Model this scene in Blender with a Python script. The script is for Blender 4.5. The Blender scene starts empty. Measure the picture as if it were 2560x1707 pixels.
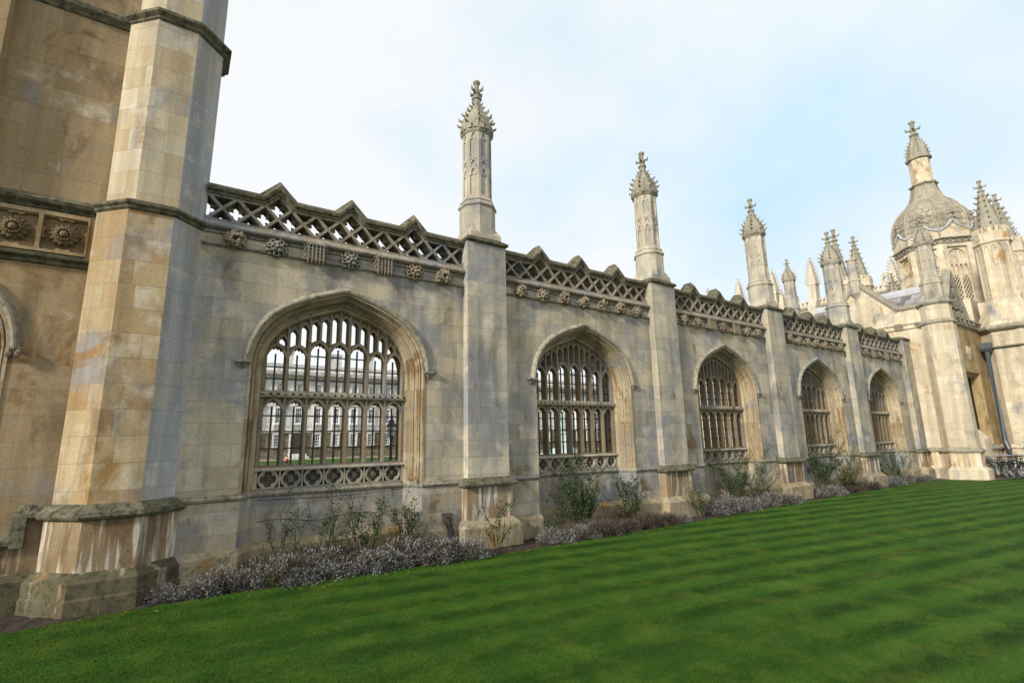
import bpy, math, random
import numpy as np
from mathutils import Vector, Matrix
PI = math.pi
rnd = random.Random(7)
SC = bpy.context.scene
COL = SC.collection

# ------------------------------------------------------------------ camera
cam_d = bpy.data.cameras.new('camera')
cam = bpy.data.objects.new('camera', cam_d)
COL.objects.link(cam)
SC.camera = cam
cam_d.sensor_width = 36
cam_d.lens = 17.633
cam_d.clip_start = 0.05
cam_d.clip_end = 3000
def cam_matrix(yaw, pit, rol, loc):
    f = Vector((math.sin(yaw)*math.cos(pit), math.cos(yaw)*math.cos(pit), math.sin(pit)))
    r = Vector((math.cos(yaw), -math.sin(yaw), 0))
    u = r.cross(f)
    r2 = r*math.cos(rol) + u*math.sin(rol)
    u2 = -r*math.sin(rol) + u*math.cos(rol)
    m = Matrix((r2, u2, -f)).transposed().to_4x4()
    m.translation = loc
    return m
EYE = 2.05
cam.matrix_world = cam_matrix(0.5912, 0.1946, -0.0196, Vector((0, 0, EYE)))

# ------------------------------------------------------------------ world, sun, exposure
SUN_TO = Vector((-0.90, -0.24, 0.41)).normalized()
el = math.asin(SUN_TO.z)
az = math.atan2(SUN_TO.x, SUN_TO.y)
W_ = bpy.data.worlds.new('World')
SC.world = W_
W_.use_nodes = True
nt = W_.node_tree
nt.nodes.clear()
def N(nt, t, **k):
    n = nt.nodes.new(t)
    for a, b in k.items():
        if a == 'ins':
            for i, v in b.items(): n.inputs[i].default_value = v
        else: setattr(n, a, b)
    return n
def L(nt, a, b): nt.links.new(a, b)
out = N(nt, 'ShaderNodeOutputWorld')
sky = N(nt, 'ShaderNodeTexSky', sky_type='NISHITA', sun_disc=False, sun_elevation=el, sun_rotation=az)
bg1 = N(nt, 'ShaderNodeBackground', ins={'Strength': 0.15})
L(nt, sky.outputs[0], bg1.inputs[0])
bg2 = N(nt, 'ShaderNodeBackground', ins={'Color': (0.93, 0.965, 1.0, 1), 'Strength': 0.70})
tc = N(nt, 'ShaderNodeTexCoord')
mp = N(nt, 'ShaderNodeMapping', ins={'Scale': (1.0, 1.0, 1.9), 'Location': (0.35, 0.1, 0.2)})
L(nt, tc.outputs['Generated'], mp.inputs[0])
no = N(nt, 'ShaderNodeTexNoise', ins={'Scale': 1.7, 'Detail': 6, 'Roughness': 0.52, 'Distortion': 0.25})
L(nt, mp.outputs[0], no.inputs['Vector'])
rp = N(nt, 'ShaderNodeValToRGB')
rp.color_ramp.elements[0].position = 0.30
rp.color_ramp.elements[0].color = (0.92, 0.92, 0.92, 1)
rp.color_ramp.elements[1].position = 0.56
rp.color_ramp.elements[1].color = (0.97, 0.97, 0.97, 1)
L(nt, no.outputs[0], rp.inputs[0])
mx = N(nt, 'ShaderNodeMixShader')
L(nt, rp.outputs[0], mx.inputs[0])
n2 = N(nt, 'ShaderNodeTexNoise', ins={'Scale': 1.25, 'Detail': 5, 'Roughness': 0.5})
mp2 = N(nt, 'ShaderNodeMapping', ins={'Location': (4.3, 1.7, 0.4), 'Scale': (1, 1, 1.6)})
L(nt, tc.outputs['Generated'], mp2.inputs[0]); L(nt, mp2.outputs[0], n2.inputs['Vector'])
r2 = N(nt, 'ShaderNodeValToRGB')
r2.color_ramp.elements[0].position = 0.31; r2.color_ramp.elements[0].color = (0.60, 0.85, 1.0, 1)
r2.color_ramp.elements[1].position = 0.53; r2.color_ramp.elements[1].color = (0.97, 0.985, 1.0, 1)
dv = N(nt, 'ShaderNodeVectorMath', operation='DOT_PRODUCT')
L(nt, tc.outputs['Generated'], dv.inputs[0]); dv.inputs[1].default_value = (0.84, 0.22, 0.50)
dm_ = N(nt, 'ShaderNodeMath', operation='MULTIPLY_ADD', ins={1: -0.85, 2: 0.72}); L(nt, dv.outputs['Value'], dm_.inputs[0])
da = N(nt, 'ShaderNodeMath', operation='ADD'); L(nt, dm_.outputs[0], da.inputs[0]); L(nt, n2.outputs[0], da.inputs[1])
L(nt, da.outputs[0], r2.inputs[0]); L(nt, r2.outputs[0], bg2.inputs[0])
L(nt, bg1.outputs[0], mx.inputs[1])
L(nt, bg2.outputs[0], mx.inputs[2])
L(nt, mx.outputs[0], out.inputs[0])
sd = bpy.data.lights.new('sun', 'SUN')
sd.energy = 3.5
sd.angle = math.radians(6)
sd.color = (1.0, 0.92, 0.79)
sun = bpy.data.objects.new('sun', sd)
COL.objects.link(sun)
sun.rotation_euler = (-SUN_TO).to_track_quat('-Z', 'Y').to_euler()
SC.view_settings.view_transform = 'Standard'
SC.view_settings.look = 'None'
SC.view_settings.exposure = 0.53
SC.view_settings.gamma = 1
SC.render.engine = 'CYCLES'

# ------------------------------------------------------------------ mesh helpers
class MB:
    def __init__(s): s.v = []; s.f = []
    def add(s, vs, fs):
        b = len(s.v)
        s.v.extend([tuple(p) for p in vs])
        s.f.extend([tuple(i+b for i in f) for f in fs])
        return s
    def box(s, x0, x1, y0, y1, z0, z1):
        return s.add([(x0,y0,z0),(x1,y0,z0),(x1,y1,z0),(x0,y1,z0),(x0,y0,z1),(x1,y0,z1),(x1,y1,z1),(x0,y1,z1)],
                     [(0,3,2,1),(4,5,6,7),(0,1,5,4),(1,2,6,5),(2,3,7,6),(3,0,4,7)])
    def loft(s, rings, cap=True, closed=True):
        n = len(rings[0]); vs = [p for r in rings for p in r]; fs = []
        for i in range(len(rings)-1):
            for j in range(n if closed else n-1):
                k = (j+1) % n
                fs.append((i*n+j, i*n+k, (i+1)*n+k, (i+1)*n+j))
        if cap and closed:
            fs.append(tuple(range(n-1, -1, -1))); fs.append(tuple((len(rings)-1)*n+j for j in range(n)))
        return s.add(vs, fs)
    def octa(s, cx, cy, prof, n=8, rot=None, cap=True):
        rot = PI/n if rot is None else rot
        k = 1/math.cos(PI/n)
        return s.loft([[(cx+r*k*math.cos(rot+2*PI*j/n), cy+r*k*math.sin(rot+2*PI*j/n), z) for j in range(n)] for r, z in prof], cap)
    def rects(s, prof, cap=True):        # (x0,x1,y0,y1,z)
        return s.loft([[(a,c,z),(b,c,z),(b,d,z),(a,d,z)] for a,b,c,d,z in prof], cap)
    def extx(s, poly, x0, x1):           # polygon in (y,z) extruded along x
        return s.loft([[(x0,y,z) for y,z in poly],[(x1,y,z) for y,z in poly]])
    def exty(s, poly, y0, y1):           # polygon in (x,z) extruded along y
        return s.loft([[(x,y0,z) for x,z in poly],[(x,y1,z) for x,z in poly]])
    def mould(s, path, prof, closedprof=False):
        n = len(path); nr = []
        for i in range(n):
            ds = []
            if i > 0: ds.append((path[i][0]-path[i-1][0], path[i][1]-path[i-1][1]))
            if i < n-1: ds.append((path[i+1][0]-path[i][0], path[i+1][1]-path[i][1]))
            ns = [(-d[1]/math.hypot(*d), d[0]/math.hypot(*d)) for d in ds]
            if len(ns) == 2:
                q = 1+ns[0][0]*ns[1][0]+ns[0][1]*ns[1][1]
                nr.append(((ns[0][0]+ns[1][0])/q, (ns[0][1]+ns[1][1])/q))
            else: nr.append(ns[0])
        rings = [[(p[0]+m[0]*o, y, p[1]+m[1]*o) for o, y in prof] for p, m in zip(path, nr)]
        return s.loft(rings, cap=closedprof, closed=closedprof)
    def tube(s, pts, r, n=6, r2=None):
        rings = []
        m = len(pts)
        for i, p in enumerate(pts):
            p = Vector(p)
            d = (Vector(pts[min(i+1, m-1)])-Vector(pts[max(i-1, 0)])).normalized()
            a = d.cross(Vector((0,0,1)))
            if a.length < 1e-3: a = d.cross(Vector((1,0,0)))
            a.normalize(); b = d.cross(a)
            rr = r if r2 is None else r+(r2-r)*i/max(1, m-1)
            rings.append([tuple(p+(a*math.cos(2*PI*j/n)+b*math.sin(2*PI*j/n))*rr) for j in range(n)])
        return s.loft(rings)
    def ring(s, c, ax, R, r, n=24, m=6):
        ax = Vector(ax).normalized(); a = ax.orthogonal().normalized(); b = ax.cross(a); c = Vector(c)
        rings = []
        for i in range(n):
            d = a*math.cos(2*PI*i/n)+b*math.sin(2*PI*i/n)
            rings.append([tuple(c+d*(R+r*math.cos(2*PI*j/m))+ax*r*math.sin(2*PI*j/m)) for j in range(m)])
        rings.append(rings[0])
        return s.loft(rings, cap=False)
    def ell(s, c, r, n=8, m=5):
        rings = []
        for i in range(1, m):
            t = PI*i/m
            rings.append([(c[0]+r[0]*math.sin(t)*math.cos(2*PI*j/n), c[1]+r[1]*math.sin(t)*math.sin(2*PI*j/n), c[2]-r[2]*math.cos(t)) for j in range(n)])
        return s.loft(rings)
    def plate(s, F, x0, x1, z0, z1, res, ya, yb, back=False):
        nx = max(2, int(round((x1-x0)/res))); nz = max(2, int(round((z1-z0)/res)))
        xs = np.linspace(x0, x1, nx+1); zs = np.linspace(z0, z1, nz+1)
        X, Z = np.meshgrid(xs, zs, indexing='ij')
        f = F(X, Z)
        ins = f > 0
        full = ins[:-1,:-1] & ins[1:,:-1] & ins[1:,1:] & ins[:-1,1:]
        anyi = ins[:-1,:-1] | ins[1:,:-1] | ins[1:,1:] | ins[:-1,1:]
        V = []; Fc = []
        def poly(ps, y, flip=False):
            b = len(V); V.extend([(p[0], y, p[1]) for p in ps])
            q = tuple(range(b, b+len(ps))); Fc.append(q[::-1] if flip else q)
        for i in range(nx):                      # vertical runs of whole cells
            col = full[i]; j = 0
            while j < nz:
                if col[j]:
                    k = j
                    while k < nz and col[k]: k += 1
                    ps = [(xs[i],zs[j]),(xs[i+1],zs[j]),(xs[i+1],zs[k]),(xs[i],zs[k])]
                    poly(ps, ya)
                    if back: poly(ps, yb, True)
                    j = k
                else: j += 1
        for i, j in np.argwhere(anyi & ~full):
            cs = [(i,j),(i+1,j),(i+1,j+1),(i,j+1)]
            ps = []; tg = []
            for a in range(4):
                c, d = cs[a], cs[(a+1) % 4]
                fc, fd = f[c], f[d]
                if fc > 0: ps.append((xs[c[0]], zs[c[1]])); tg.append(0)
                if (fc > 0) != (fd > 0):
                    t = fc/(fc-fd)
                    ps.append((xs[c[0]]+t*(xs[d[0]]-xs[c[0]]), zs[c[1]]+t*(zs[d[1]]-zs[c[1]]))); tg.append(1 if fc > 0 else 2)
            if len(ps) < 3: continue
            poly(ps, ya)
            if back: poly(ps, yb, True)
            for a in range(len(ps)):
                b2 = (a+1) % len(ps)
                if tg[a] == 1 and tg[b2] == 2:
                    p, q = ps[a], ps[b2]; b = len(V)
                    V.extend([(p[0],ya,p[1]),(q[0],ya,q[1]),(q[0],yb,q[1]),(p[0],yb,p[1])])
                    Fc.append((b+3, b+2, b+1, b))
        return s.add(V, Fc)
    def xf(s, M):
        s.v = [tuple(M @ Vector(p)) for p in s.v]; return s
    def merge(s, o, M=None):
        return s.add([tuple(M @ Vector(p)) for p in o.v] if M else o.v, o.f)

ABS = {}
def obj(name, mb, mat, parent=None, loc=None, smooth=False, mat2=None):
    """link the collected shape as ONE mesh object; with loc the shape is local to loc, else it is in world coordinates"""
    me = bpy.data.meshes.new(name)
    v = np.array(mb.v, dtype=np.float32).reshape(-1, 3)
    if loc is None:
        mn = v.min(0); mxx = v.max(0)
        c = np.array([(mn[0]+mxx[0])/2, (mn[1]+mxx[1])/2, mn[2]], dtype=np.float32)
        org = Vector([float(t) for t in c]); vl = v-c
    else:
        org = Vector(loc); vl = v
    me.from_pydata(vl.tolist(), [], mb.f)
    me.update()
    np_ = len(me.polygons); nl = len(me.loops)
    nm = np.empty(np_*3, dtype=np.float32); me.polygons.foreach_get('normal', nm); nm = nm.reshape(-1,3)
    lt = np.empty(np_, dtype=np.int32); me.polygons.foreach_get('loop_total', lt)
    vi = np.empty(nl, dtype=np.int32); me.loops.foreach_get('vertex_index', vi)
    ln = np.repeat(nm, lt, axis=0); p = v[vi]
    h = np.hypot(ln[:,0], ln[:,1]); hh = np.maximum(h, 1e-6)
    flat = np.abs(ln[:,2]) > 0.9
    u = np.where(flat, p[:,0], (-ln[:,1]*p[:,0]+ln[:,0]*p[:,1])/hh)
    w = np.where(flat, p[:,1], p[:,2])
    uv = me.uv_layers.new(name='uv')
    uv.data.foreach_set('uv', np.stack([u, w], 1).astype(np.float32).ravel())
    if smooth: me.polygons.foreach_set('use_smooth', np.ones(np_, dtype=bool))
    me.materials.append(mat)
    if mat2:
        me.materials.append(mat2[0])
        me.polygons.foreach_set('material_index', np.array([int(mat2[1](q)) for q in nm], dtype=np.int32))
    o = bpy.data.objects.new(name, me); COL.objects.link(o)
    ABS[o] = org
    o.location = org-(ABS[parent] if parent else Vector((0,0,0)))
    if parent: o.parent = parent
    return o
def cp(o, parent, loc, rotz=0.0, scale=None, mesh=None):
    """copy of a part with copies of its own parts"""
    c = o.copy(); COL.objects.link(c)
    ABS[c] = Vector(loc); c.parent = parent
    c.location = Vector(loc)-(ABS[parent] if parent else Vector((0,0,0)))
    c.rotation_euler = (0, 0, rotz)
    if scale is not None: c.scale = (scale,)*3 if not hasattr(scale, '__len__') else scale
    for ch in list(o.children):
        d = ch.copy(); COL.objects.link(d); d.parent = c; d.location = ch.location
        ABS[d] = ABS[c]+ch.location
    return c
def tag(o, label=None, cat=None, group=None, kind=None):
    if label: o['label'] = label
    if cat: o['category'] = cat
    if group: o['group'] = group
    if kind: o['kind'] = kind
    return o
def thing(name, label, cat, loc=(0,0,0), group=None):
    o = bpy.data.objects.new(name, None); COL.objects.link(o)
    o.location = loc; ABS[o] = Vector(loc); o.empty_display_size = 0.2
    return tag(o, label, cat, group)

# ------------------------------------------------------------------ materials
def newmat(name):
    m = bpy.data.materials.new(name); m.use_nodes = True
    nt = m.node_tree; nt.nodes.clear()
    o = N(nt, 'ShaderNodeOutputMaterial'); b = N(nt, 'ShaderNodeBsdfPrincipled')
    L(nt, b.outputs[0], o.inputs[0])
    return m, nt, b
def mixc(nt, fac, a, b, mode='MIX'):
    n = N(nt, 'ShaderNodeMix', data_type='RGBA', blend_type=mode)
    for sk, v in ((n.inputs[0], fac), (n.inputs[6], a), (n.inputs[7], b)):
        if hasattr(v, 'links') or hasattr(v, 'is_linked'): L(nt, v, sk)
        elif isinstance(v, (int, float)): sk.default_value = v
        else: sk.default_value = (*v, 1)
    return n.outputs[2]
def ramp(nt, src, stops):
    r = N(nt, 'ShaderNodeValToRGB'); e = r.color_ramp.elements
    while len(e) < len(stops): e.new(0.5)
    for q, (p, c) in zip(e, stops):
        q.position = p; q.color = (c, c, c, 1) if isinstance(c, (int, float)) else (*c, 1)
    L(nt, src, r.inputs[0]); return r.outputs[0]
def noise(nt, vec, scale, detail=4, rough=0.55, dist=0.0, sc=None, off=(0,0,0)):
    mpn = N(nt, 'ShaderNodeMapping', ins={'Scale': sc or (1,1,1), 'Location': off})
    L(nt, vec, mpn.inputs[0])
    n = N(nt, 'ShaderNodeTexNoise', ins={'Scale': scale, 'Detail': detail, 'Roughness': rough, 'Distortion': dist})
    L(nt, mpn.outputs[0], n.inputs['Vector']); return n.outputs[0]
def plain(name, c, rough=0.7, var=0.25, scale=8, metal=0.0, bump=0.0):
    m, nt, b = newmat(name)
    g = N(nt, 'ShaderNodeNewGeometry')
    n = noise(nt, g.outputs['Position'], scale, 5)
    col = mixc(nt, ramp(nt, n, [(0.3, 0.0), (0.7, 1.0)]), [t*(1-var) for t in c], [min(1, t*(1+var)) for t in c])
    L(nt, col, b.inputs['Base Color'])
    b.inputs['Roughness'].default_value = rough; b.inputs['Metallic'].default_value = metal
    if bump:
        bp = N(nt, 'ShaderNodeBump', ins={'Strength': bump, 'Distance': 0.02}); L(nt, n, bp.inputs['Height']); L(nt, bp.outputs[0], b.inputs['Normal'])
    return m
def stone(name, tones, blue=0.0, brown=0.0, pale=0.0, lich=0.0, streak=0.0, brick=(0.82, 0.345), mort=0.55, joint=0.0035,
          soot=0.0, bluec=(0.215,0.225,0.25), brownc=(0.20,0.125,0.055), palec=(0.60,0.56,0.47), lichc=(0.055,0.055,0.035), off=0.0, bump=0.5):
    m, nt, b = newmat(name)
    g = N(nt, 'ShaderNodeNewGeometry'); P = g.outputs['Position']
    grain = noise(nt, P, 30, 6, 0.7)
    med = noise(nt, P, 2.3, 6, 0.6, 0.4, off=(off,)*3)
    if brick:
        tcn = N(nt, 'ShaderNodeTexCoord')
        br = N(nt, 'ShaderNodeTexBrick', ins={'Color1': (0,0,0,1), 'Color2': (1,1,1,1), 'Mortar': (0.5,0.5,0.5,1), 'Scale': 1.0, 'Mortar Size': joint, 'Mortar Smooth': 0.6,
               'Bias': 0.0, 'Brick Width': brick[0], 'Row Height': brick[1]})
        br.offset = 0.43; br.squash = 0.75; br.squash_frequency = 3
        L(nt, tcn.outputs['UV'], br.inputs['Vector'])
        mth = N(nt, 'ShaderNodeMath', operation='MULTIPLY_ADD', ins={1: 0.55}); L(nt, br.outputs['Color'], mth.inputs[0])
        m2 = N(nt, 'ShaderNodeMath', operation='MULTIPLY', ins={1: 0.45}); L(nt, med, m2.inputs[0]); L(nt, m2.outputs[0], mth.inputs[2])
        fac = mth.outputs[0]
    else: fac = med
    def perblock(n, mul, amt):
        if not brick: return n
        a = N(nt, 'ShaderNodeMath', operation='MULTIPLY', ins={1: mul}); L(nt, br.outputs['Color'], a.inputs[0])
        fr_ = N(nt, 'ShaderNodeMath', operation='FRACT'); L(nt, a.outputs[0], fr_.inputs[0])
        c_ = N(nt, 'ShaderNodeMath', operation='MULTIPLY_ADD', ins={1: amt, 2: -amt/2}); L(nt, fr_.outputs[0], c_.inputs[0])
        d_ = N(nt, 'ShaderNodeMath', operation='ADD'); L(nt, c_.outputs[0], d_.inputs[0]); L(nt, n, d_.inputs[1])
        return d_.outputs[0]
    k = len(tones)
    col = ramp(nt, fac, [(0.12+0.76*i/(k-1), t) for i, t in enumerate(tones)])
    if blue:
        n = noise(nt, P, 0.75, 7, 0.62, 0.6, off=(3+off, 1, 2))
        n = perblock(n, 3.7, 0.085)
        col = mixc(nt, ramp(nt, n, [(0.60-0.25*blue, 0.0), (0.74-0.2*blue, 0.85)]), col, bluec)
    if brown:
        n = noise(nt, P, 1.05, 7, 0.65, 0.8, sc=(1,1,0.65), off=(9+off, 4, 7))
        n = perblock(n, 7.9, 0.11)
        col = mixc(nt, ramp(nt, n, [(0.66-0.22*brown, 0.0), (0.74-0.2*brown, 0.9)]), col, brownc)
    if pale:
        n = perblock(noise(nt, P, 2.4, 7, 0.6, 0.15, off=(1+off, 14, 5)), 13.3, 0.15)
        col = mixc(nt, ramp(nt, n, [(0.64-0.22*pale, 0.0), (0.80-0.2*pale, 0.6)]), col, palec)
    if streak:
        n = noise(nt, P, 6.5, 4, 0.6, 0.15, sc=(1,1,0.09), off=(off, 2, 0))
        col = mixc(nt, ramp(nt, n, [(0.60-0.12*streak, 0.0), (0.66-0.1*streak, 0.85)]), col, palec)
        n = noise(nt, P, 5.0, 4, 0.6, 0.15, sc=(1,1,0.10), off=(off+5, 7, 3))
        col = mixc(nt, ramp(nt, n, [(0.58-0.1*streak, 0.0), (0.68-0.1*streak, 0.7)]), col, brownc)
    if soot:
        n = noise(nt, P, 1.5, 7, 0.66, 0.4, sc=(1,1,0.30), off=(off+7, 2, 4))
        col = mixc(nt, ramp(nt, n, [(0.60-0.16*soot, 0.0), (0.78-0.14*soot, 0.75)]), col, (0.105,0.095,0.08))
    if lich:
        n = noise(nt, P, 10, 9, 0.78, 0.2, off=(off+2, 3, 8))
        col = mixc(nt, ramp(nt, n, [(0.62-0.3*lich, 0.0), (0.72-0.25*lich, 0.92)]), col, lichc)
    col = mixc(nt, 1.0, col, ramp(nt, grain, [(0.25, 0.78), (0.75, 1.16)]), 'MULTIPLY')
    # thin streaks washed down the face by rain
    vs = noise(nt, P, 3.2, 5, 0.6, 0.1, sc=(1,1,0.07), off=(off+4, 6, 1))
    col = mixc(nt, 1.0, col, ramp(nt, vs, [(0.36, 0.76), (0.60, 1.05)]), 'MULTIPLY')
    hs = N(nt, 'ShaderNodeMath', operation='MULTIPLY_ADD', ins={1: 0.35, 2: 0.0}); L(nt, grain, hs.inputs[0])
    if brick:
        mfac = N(nt, 'ShaderNodeMath', operation='MULTIPLY', ins={1: mort}); L(nt, br.outputs['Fac'], mfac.inputs[0])
        col = mixc(nt, mfac.outputs[0], col, (0.16, 0.13, 0.09))
        h2 = N(nt, 'ShaderNodeMath', operation='SUBTRACT'); L(nt, hs.outputs[0], h2.inputs[0]); L(nt, br.outputs['Fac'], h2.inputs[1]); hs = h2
    h3 = N(nt, 'ShaderNodeMath', operation='MULTIPLY_ADD', ins={1: 0.8}); L(nt, med, h3.inputs[0]); L(nt, hs.outputs[0], h3.inputs[2])
    bp = N(nt, 'ShaderNodeBump', ins={'Strength': bump, 'Distance': 0.012}); L(nt, h3.outputs[0], bp.inputs['Height'])
    L(nt, bp.outputs[0], b.inputs['Normal']); L(nt, col, b.inputs['Base Color'])
    b.inputs['Roughness'].default_value = 0.9; b.inputs['Specular IOR Level'].default_value = 0.2
    return m
M = {}
M['screen'] = stone('screen_stone', [(0.33,0.285,0.20),(0.44,0.39,0.29),(0.49,0.445,0.355)], blue=0.62, brown=0.25, pale=0.25, lich=0.05, soot=0.45, mort=0.6, joint=0.0035)
M['buttress'] = stone('buttress_stone', [(0.37,0.33,0.25),(0.47,0.43,0.34)], blue=0.6, brown=0.18, pale=0.3, soot=0.35, mort=0.6, off=2.0)
M['mould'] = stone('moulding_stone', [(0.24,0.18,0.105),(0.35,0.285,0.185),(0.40,0.345,0.245)], blue=0.25, brown=0.5, pale=0.12, lich=0.22, brick=(3.0,0.62), mort=0.3, off=4.0)
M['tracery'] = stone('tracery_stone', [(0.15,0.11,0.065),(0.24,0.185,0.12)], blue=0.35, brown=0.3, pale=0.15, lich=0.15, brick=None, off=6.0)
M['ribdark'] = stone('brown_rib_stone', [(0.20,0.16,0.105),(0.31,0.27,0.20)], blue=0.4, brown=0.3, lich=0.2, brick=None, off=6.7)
M['rib'] = stone('washed_rib_stone', [(0.34,0.30,0.22),(0.44,0.40,0.32)], blue=0.4, brown=0.25, lich=0.15, brick=None, off=6.5)
M['hood'] = stone('hood_stone', [(0.27,0.245,0.19),(0.37,0.335,0.26)], blue=0.35, lich=0.42, brick=None, off=4.5, lichc=(0.10,0.095,0.06))
M['carved'] = stone('carved_stone', [(0.17,0.14,0.095),(0.33,0.285,0.21)], blue=0.2, brown=0.2, lich=0.35, brick=None, off=1.0)
M['carvedbrown'] = stone('brown_carved_stone', [(0.11,0.08,0.045),(0.22,0.165,0.10)], lich=0.3, brick=None, off=1.5)
M['frieze'] = stone('frieze_stone', [(0.22,0.19,0.145),(0.33,0.295,0.23)], blue=0.4, brown=0.15, lich=0.35, brick=(1.3,3.0), mort=0.3, off=3.0)
M['coping'] = stone('lichened_coping_stone', [(0.11,0.10,0.068),(0.20,0.185,0.13)], lich=0.55, pale=0.0, brick=None, off=5.0, lichc=(0.04,0.042,0.025))
M['base'] = stone('streaked_base_stone', [(0.20,0.14,0.08),(0.31,0.24,0.15)], streak=0.9, brown=0.5, blue=0.2, pale=0.05, brick=None, brownc=(0.15,0.095,0.05), off=7.0)
M['plinth'] = stone('damp_plinth_stone', [(0.30,0.24,0.14),(0.36,0.31,0.21)], blue=0.3, brown=0.35, lich=0.35, brick=(0.95,0.6), brownc=(0.30,0.17,0.05), lichc=(0.09,0.10,0.05), off=8.0)
M['apron'] = stone('apron_stone', [(0.36,0.31,0.22),(0.44,0.40,0.31)], blue=0.85, brown=0.15, pale=0.4, soot=0.4, mort=0.6, off=9.0)
M['tower'] = stone('tower_stone', [(0.29,0.195,0.095),(0.38,0.285,0.16),(0.42,0.35,0.23)], blue=0.2, brown=0.6, pale=0.35, soot=0.3, mort=0.8, brick=(0.66,0.37), brownc=(0.26,0.155,0.055), palec=(0.56,0.52,0.42), off=11.0)
M['towerpale'] = stone('tower_pale_stone', [(0.36,0.28,0.17),(0.44,0.375,0.26),(0.48,0.44,0.34)], blue=0.25, brown=0.3, pale=0.45, mort=0.55, brick=(0.5,0.37), brownc=(0.30,0.19,0.08), off=12.0)
M['towergrey'] = stone('tower_grey_stone', [(0.36,0.32,0.25),(0.42,0.39,0.32)], blue=1.15, brown=0.0, pale=0.3, mort=0.5, brick=(0.66,0.37), bluec=(0.33,0.345,0.375), off=12.5)  # grey weathering with the bluish shade of turned-away faces in its colour
M['mossy'] = stone('mossy_plinth_stone', [(0.075,0.065,0.04),(0.135,0.118,0.075)], lich=0.45, brown=0.2, streak=0.3, brick=None, lichc=(0.035,0.045,0.018), palec=(0.3,0.28,0.2), off=14.0)
M['facade'] = stone('facade_stone', [(0.27,0.195,0.105),(0.36,0.275,0.165)], blue=0.1, soot=0.35, brown=0.42, pale=0.12, mort=0.55, brick=(0.9,0.36), off=13.0)
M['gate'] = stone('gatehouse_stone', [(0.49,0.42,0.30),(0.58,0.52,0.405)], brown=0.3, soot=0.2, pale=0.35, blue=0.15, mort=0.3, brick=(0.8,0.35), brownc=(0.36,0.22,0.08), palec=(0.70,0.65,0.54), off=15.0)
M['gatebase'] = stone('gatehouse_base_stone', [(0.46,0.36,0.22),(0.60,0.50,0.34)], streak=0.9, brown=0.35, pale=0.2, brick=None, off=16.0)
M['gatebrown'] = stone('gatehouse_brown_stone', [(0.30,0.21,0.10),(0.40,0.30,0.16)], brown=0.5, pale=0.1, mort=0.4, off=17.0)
M['pale'] = stone('pinnacle_stone', [(0.42,0.385,0.30),(0.50,0.46,0.38)], soot=0.35, blue=0.45, brown=0.1, pale=0.2, brick=(0.9,0.62), mort=0.35, off=18.0)
M['cap'] = stone('weathered_cap_stone', [(0.24,0.225,0.18),(0.36,0.335,0.27)], lich=0.33, brown=0.12, brick=None, off=19.0, lichc=(0.10,0.10,0.06))
M['dome'] = stone('dome_stone', [(0.25,0.23,0.185),(0.37,0.335,0.26)], lich=0.25, brown=0.15, brick=(0.7,0.4), mort=0.2, off=20.0, lichc=(0.15,0.14,0.10))
M['chapel'] = stone('chapel_stone', [(0.44,0.40,0.32),(0.54,0.50,0.41)], brown=0.15, brick=(1.2,0.5), mort=0.2, off=21.0)
M['portland'] = stone('white_facade_stone', [(0.60,0.60,0.58),(0.72,0.72,0.70)], blue=0.12, lich=0.2, soot=0.3, brick=(1.6,0.7), mort=0.15, off=22.0, lichc=(0.16,0.16,0.15))
M['rustic'] = stone('rusticated_stone', [(0.09,0.08,0.06),(0.26,0.22,0.16)], lich=0.35, brick=(1.25,0.5), mort=0.9, joint=0.03, off=23.0)
M['slate'] = stone('slate', [(0.10,0.10,0.11),(0.19,0.18,0.19),(0.36,0.35,0.36)], brick=(0.42,0.3), mort=0.8, joint=0.012, lich=0.1, off=24.0)
M['lead'] = plain('lead_sheet', (0.36,0.38,0.41), 0.5, 0.15, 5)
M['iron'] = plain('black_iron', (0.012,0.012,0.013), 0.5, 0.2, 20)
M['glass'] = plain('dark_glass', (0.05,0.06,0.08), 0.08, 0.3, 2)
M['white'] = plain('white_paint', (0.75,0.76,0.76), 0.5, 0.06, 4)
M['pipe'] = plain('grey_painted_pipe', (0.045,0.06,0.075), 0.45, 0.2, 6)
M['wood'] = plain('dark_door_wood', (0.045,0.03,0.02), 0.5, 0.3, 6)
M['soil'] = plain('soil', (0.028,0.019,0.012), 0.95, 0.5, 14, bump=0.9)
M['twig'] = plain('brown_twigs', (0.075,0.055,0.035), 0.8, 0.3, 9)
M['stem'] = plain('green_rose_stems', (0.035,0.045,0.017), 0.7, 0.3, 9)
M['leaf'] = plain('rose_leaves', (0.030,0.058,0.014), 0.55, 0.5, 7)
M['leafy'] = plain('yellowish_leaves', (0.14,0.13,0.025), 0.6, 0.4, 7)
M['weed'] = plain('bright_green_leaves', (0.10,0.22,0.02), 0.5, 0.3, 9)
M['silver'] = plain('silver_foliage', (0.185,0.195,0.195), 0.8, 0.9, 18)
M['purple'] = plain('purplish_foliage', (0.065,0.052,0.045), 0.8, 0.55, 8)
M['deadleaf'] = plain('fallen_leaves', (0.26,0.11,0.04), 0.7, 0.4, 9)
M['copper'] = plain('green_bronze', (0.33,0.45,0.42), 0.6, 0.3, 5)
M['red'] = plain('red_cloth', (0.55,0.02,0.02), 0.8, 0.2, 8)
M['skin'] = plain('skin', (0.50,0.30,0.21), 0.6, 0.1, 8)
M['dark'] = plain('dark_cloth', (0.02,0.02,0.03), 0.8, 0.2, 8)
M['rubber'] = plain('tyre_rubber', (0.015,0.015,0.016), 0.7, 0.2, 9)
M['steel'] = plain('bright_steel', (0.55,0.56,0.58), 0.3, 0.1, 9, metal=0.9)
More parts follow.
